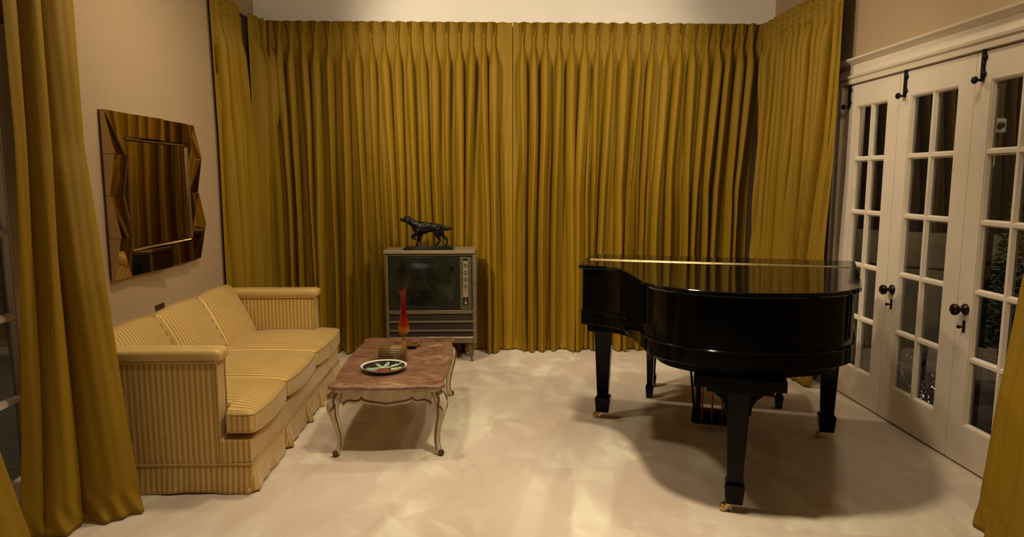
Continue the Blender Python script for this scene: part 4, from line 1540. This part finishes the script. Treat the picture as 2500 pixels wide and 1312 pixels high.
# pedal lyre
ly = MB()
lu, lv = 0.015, 0.035
ly.box(lu - 0.118, lu + 0.118, -lv - 0.045, -lv + 0.060, 0.035, 0.112)
o = ly.build('lyre', M['satin_black'], piano, bevel=0.016, seg=3)
for s in (-1, 1):
    MB().lathe([(0.020, 0.10), (0.017, 0.14), (0.013, 0.35), (0.016, 0.60), (0.020, 0.645)], (lu + s * 0.082, -lv, 0), 14).build('lyre_post', M['satin_black'], o)
    MB().tube([(lu + s * 0.100, -lv - 0.03, 0.10), (lu + s * 0.150, -lv - 0.24, 0.64)], 0.007, 8).build('lyre_brace', M['satin_black'], o)
for k in (-1, 0, 1):
    MB().tube([(lu + k * 0.058, -lv - 0.050, 0.055), (lu + k * 0.054, -lv - 0.040, 0.35), (lu + k * 0.050, -lv - 0.030, 0.64)], 0.0055, 8).build('pedal_rod', M['rod_brass'], o, label='copper coloured pedal rod')
    MB().lathe([(0, 0), (0.010, 0.0), (0.010, 0.014), (0.006, 0.018), (0, 0.018)], (lu + k * 0.058, -lv - 0.052, 0.048), 12).build('rod_foot', M['iron'], o)
    MB().rbox((lu + k * 0.058, -lv + 0.105, 0.062), (0.017, 0.055, 0.006), 0.005, n=6).build('pedal', M['brass'], o)

# ------------------------------------------------------------------ piano bench behind it
bench = thing('piano_bench', 'black piano bench on tapered legs, half hidden behind the piano', 'bench', (1.51, 4.555, 0), PA)
MB().rbox((0, 0, 0.475), (0.45, 0.175, 0.022), 0.012, n=10).build('bench_top', M['lacquer'], bench)
MB().box(-0.42, 0.42, -0.15, 0.15, 0.385, 0.455).build('bench_apron', M['satin_black'], bench, bevel=0.004)
for sx in (-1, 1):
    for sy in (-1, 1):
        c = (sx * 0.412, sy * 0.130)
        MB().loft([sq_ring(*c, 0.020, 0.0), sq_ring(*c, 0.027, 0.075), sq_ring(*c, 0.026, 0.085), sq_ring(*c, 0.0185, 0.100), sq_ring(*c, 0.030, 0.44)]).build('leg', M['lacquer'], bench, bevel=0.002, angle=25)

# ------------------------------------------------------------------ bronze mirror on the left wall
MX = XL
mirror = thing('wall_mirror', 'faceted bronze tinted mirror hanging on the left wall above the sofa', 'mirror', (MX, 4.13, 0.955))
my0, my1, mz0, mz1 = 3.597 - 4.13, 4.660 - 4.13, 0.0, 0.868
iy0, iy1, iz0, iz1 = -0.345, 0.375, 0.150, 0.722
MB().box(0.0005, 0.020, my0 + 0.002, my1 - 0.002, mz0 + 0.002, mz1 - 0.002).build('backing', M['carving'], mirror)
MB().box(0.018, 0.026, iy0, iy1, iz0, iz1).build('center_glass', M['mirror'], mirror, smooth=False)
zs_ = [1.0, 0.745, 0.50, 0.250, 0.0]
dep = [0.030, 0.068, 0.040, 0.072, 0.036]
for sd, (ya, yb) in ((0, (my0, iy0 - 0.020)), (1, (my1, iy1 + 0.020))):
    for k in range(4):
        za, zb = mz1 * zs_[k], mz1 * zs_[k + 1]
        da, db = dep[k], dep[k + 1]
        ia = 0.030 if k % 2 == 0 else 0.046
        ib = 0.046 if k % 2 == 0 else 0.030
        # outer edge zigzags towards the room, each facet twisted against the next
        st = 0.006 if k in (0, 2) else -0.006
        mid = ya + (yb - ya) * (0.55 if k % 2 == 0 else 0.35)
        mb = MB()
        top = [(da, ya, za - 0.001), (ia, yb, za - 0.001)]
        bot = [(db + st, ya, zb + 0.001), (ib, yb, zb + 0.001)]
        fr = [top[0], top[1], bot[1], bot[0]]
        bk_ = [(0.012, y, z) for _, y, z in fr]
        vs = fr + bk_
        mb.add(vs, [(0, 1, 2), (0, 2, 3), (7, 6, 5, 4), (0, 4, 5, 1), (1, 5, 6, 2), (2, 6, 7, 3), (3, 7, 4, 0)])
        mb.build('side_facet', M['mirror'], mirror, smooth=False)
for za, zb in ((iz1 + 0.022, mz1 - 0.001), (0.001, iz0 - 0.022)):
    for ya, yb in ((iy0 - 0.022, 0.045), (0.047, iy1 + 0.022)):
        out_top = za > 0.3
        mb = MB()
        xo, xi = 0.028, 0.044
        xa, xb = (0.026, 0.060) if ya < 0 else (0.036, 0.042)
        fr = [(xa, ya, za), (xb, yb, za), (xb, yb, zb), (xa, ya, zb)]
        mb.add(fr + [(0.012, y, z) for _, y, z in fr], [(0, 1, 2, 3), (7, 6, 5, 4), (0, 4, 5, 1), (1, 5, 6, 2), (2, 6, 7, 3), (3, 7, 4, 0)])
        mb.build('end_panel', M['mirror'], mirror, smooth=False)
for a in ((iy0 - 0.02, iy1 + 0.02, iz1, iz1 + 0.022), (iy0 - 0.02, iy1 + 0.02, iz0 - 0.022, iz0)):
    zc = (a[2] + a[3]) / 2
    pr = [(0.02, a[2]), (0.040, zc - 0.006), (0.048, zc), (0.040, zc + 0.006), (0.02, a[3])]
    along_y(MB(), pr, a[0], a[1]).build('bead', M['mirror_edge'], mirror, smooth=False)
for a in ((iy0 - 0.02, iy0), (iy1, iy1 + 0.02)):
    yc = (a[0] + a[1]) / 2
    pr = [(0.02, a[0]), (0.040, yc - 0.006), (0.048, yc), (0.040, yc + 0.006), (0.02, a[1])]
    MB().loft([[(x, y, z) for x, y in pr] for z in (iz0, iz1)]).build('bead', M['mirror_edge'], mirror, smooth=False)

tag(MB().box(XL, XL + 0.006, 4.052, 4.160, 0.712, 0.742).build('wall_tag', M['red_tag'], origin=(XL, 4.106, 0.712), bevel=0.001), 'tiny maroon tag on the wall just above the sofa back', 'tag')
tag(MB().box(XR - 0.034, XR - 0.016, 4.905, 4.955, 0.025, 0.075).build('cable_cover', M['dark_box'], origin=(XR - 0.016, 4.93, 0.025), bevel=0.003), 'small dark brown box on the baseboard behind the piano', 'box')

# ------------------------------------------------------------------ outside the doors
struct(MB().box(XR + T, 7.5, -2.0, 9.0, -0.14, -0.02).build('floor_patio', M['patio'], smooth=False))
struct(MB().box(-6.5, XL - T, -2.0, 9.0, -0.14, -0.02).build('floor_terrace', M['garden_wall'], smooth=False))

mb = MB()
ang = np.linspace(radians(150), radians(300), 40)
gx, gy = 4.75, 7.0
for r0, r1, z0, z1 in ((1.45, 1.60, -0.02, 0.66), (1.47, 1.58, 0.66, 0.73), (1.45, 1.60, 0.73, 1.02)):
    mb.loft([[(gx + r * cos(a), gy + r * sin(a), z) for r, z in ((r0, z0), (r1, z0), (r1, z1), (r0, z1))] for a in ang])
tag(mb.build('garden_wall', M['garden_wall'], origin=(gx - 1.5, gy, -0.02)), 'low curved grey garden wall outside, seen through the far french doors', 'garden wall')


def shrub(x, y, h, r, n, seed, label):
    rng = random.Random(seed)
    root = thing('shrub', label, 'shrub', (x, y, -0.02), group=None)
    mb = MB()
    for k in range(n):
        z = h * (0.12 + 0.88 * rng.random())
        rr = r * (1 - (z / h) ** 1.6 * 0.75) * (0.45 + 0.55 * rng.random() ** 0.5)
        a = rng.uniform(0, 2 * pi)
        c = Vector((rr * cos(a), rr * sin(a), z))
        d = Vector((cos(a) + rng.uniform(-.7, .7), sin(a) + rng.uniform(-.7, .7), rng.uniform(-.6, .9))).normalized()
        w = d.cross(Vector((rng.uniform(-1, 1), rng.uniform(-1, 1), rng.uniform(-1, 1)))).normalized()
        l, b2 = rng.uniform(0.025, 0.05), rng.uniform(0.006, 0.011)
        up = d.cross(w) * l * 0.12
        mb.add([c - d * l * 0.5, c + w * b2 + up, c + d * l * 0.5, c - w * b2 + up], [(0, 1, 2, 3)])
    mb.build('foliage', M['leaf'], root, smooth=False)
    MB().tube([(0, 0, 0), (0.02, 0.01, h * 0.5), (0, 0, h * 0.85)], [0.03, 0.022, 0.008], 8).build('stem', M['bark'], root)


shrub(3.62, 4.32, 1.95, 0.44, 9000, 2, 'leafy dark shrub outside, seen through the nearest french door')
tag(MB().box(2.80, 2.92, 3.93, 4.05, -0.02, 2.6).build('porch_post', M['pier'], origin=(2.86, 3.99, -0.02), bevel=0.01), 'dark square porch post outside, left of the shrub behind door glass', 'post')
sw = thing('outdoor_switch', 'white square box with round knob on the porch post, seen through door glass', 'switch', (2.865, 3.93, 1.775))
MB().rbox((0, -0.02, 0), (0.042, 0.020, 0.042), 0.010, n=8).build('switch_box', M['outlet'], sw)
MB().lathe([(0, 0), (0.019, 0), (0.017, 0.012), (0.008, 0.014), (0, 0.014)], (0.004, -0.041, 0), 18, '-y').build('switch_knob', M['bronze_knob'], sw)
tag(MB().rbox((2.845, 3.918, 1.60), (0.024, 0.014, 0.058), 0.008, n=8).build('outlet_cover', M['outlet'], origin=(2.845, 3.93, 1.60)), 'narrow white cover below the square box on the porch post', 'outlet cover')
rng = np.random.default_rng(4)
nu, nv = 70, 60
U_, V_ = np.meshgrid(np.linspace(-1, 1, nu), np.linspace(-1, 1, nv), indexing='ij')
Pz = np.zeros((nu, nv, 3))
rough_ = np.zeros_like(U_)
for i in range(nu):
    for j in range(nv):
        rough_[i, j] = abs(mnoise.noise((U_[i, j] * 5, V_[i, j] * 5, 1))) * 0.10 + abs(mnoise.noise((U_[i, j] * 13, V_[i, j] * 13, 4))) * 0.045
env = np.clip(1 - U_ ** 2, 0, 1) * np.clip(1 - V_ ** 2, 0, 1)
Pz[..., 0] = 2.92 + 0.20 * U_
Pz[..., 1] = 4.58 + 0.40 * V_
Pz[..., 2] = -0.015 + env * (0.20 + rough_ * 1.6) + 0.1 * rough_
tag(MB().grid(Pz).build('plastic_sheet', M['plastic'], origin=(2.92, 4.58, -0.02), solid=0.001, angle=30), 'crumpled clear plastic sheet on the patio outside the french doors', 'plastic sheet')
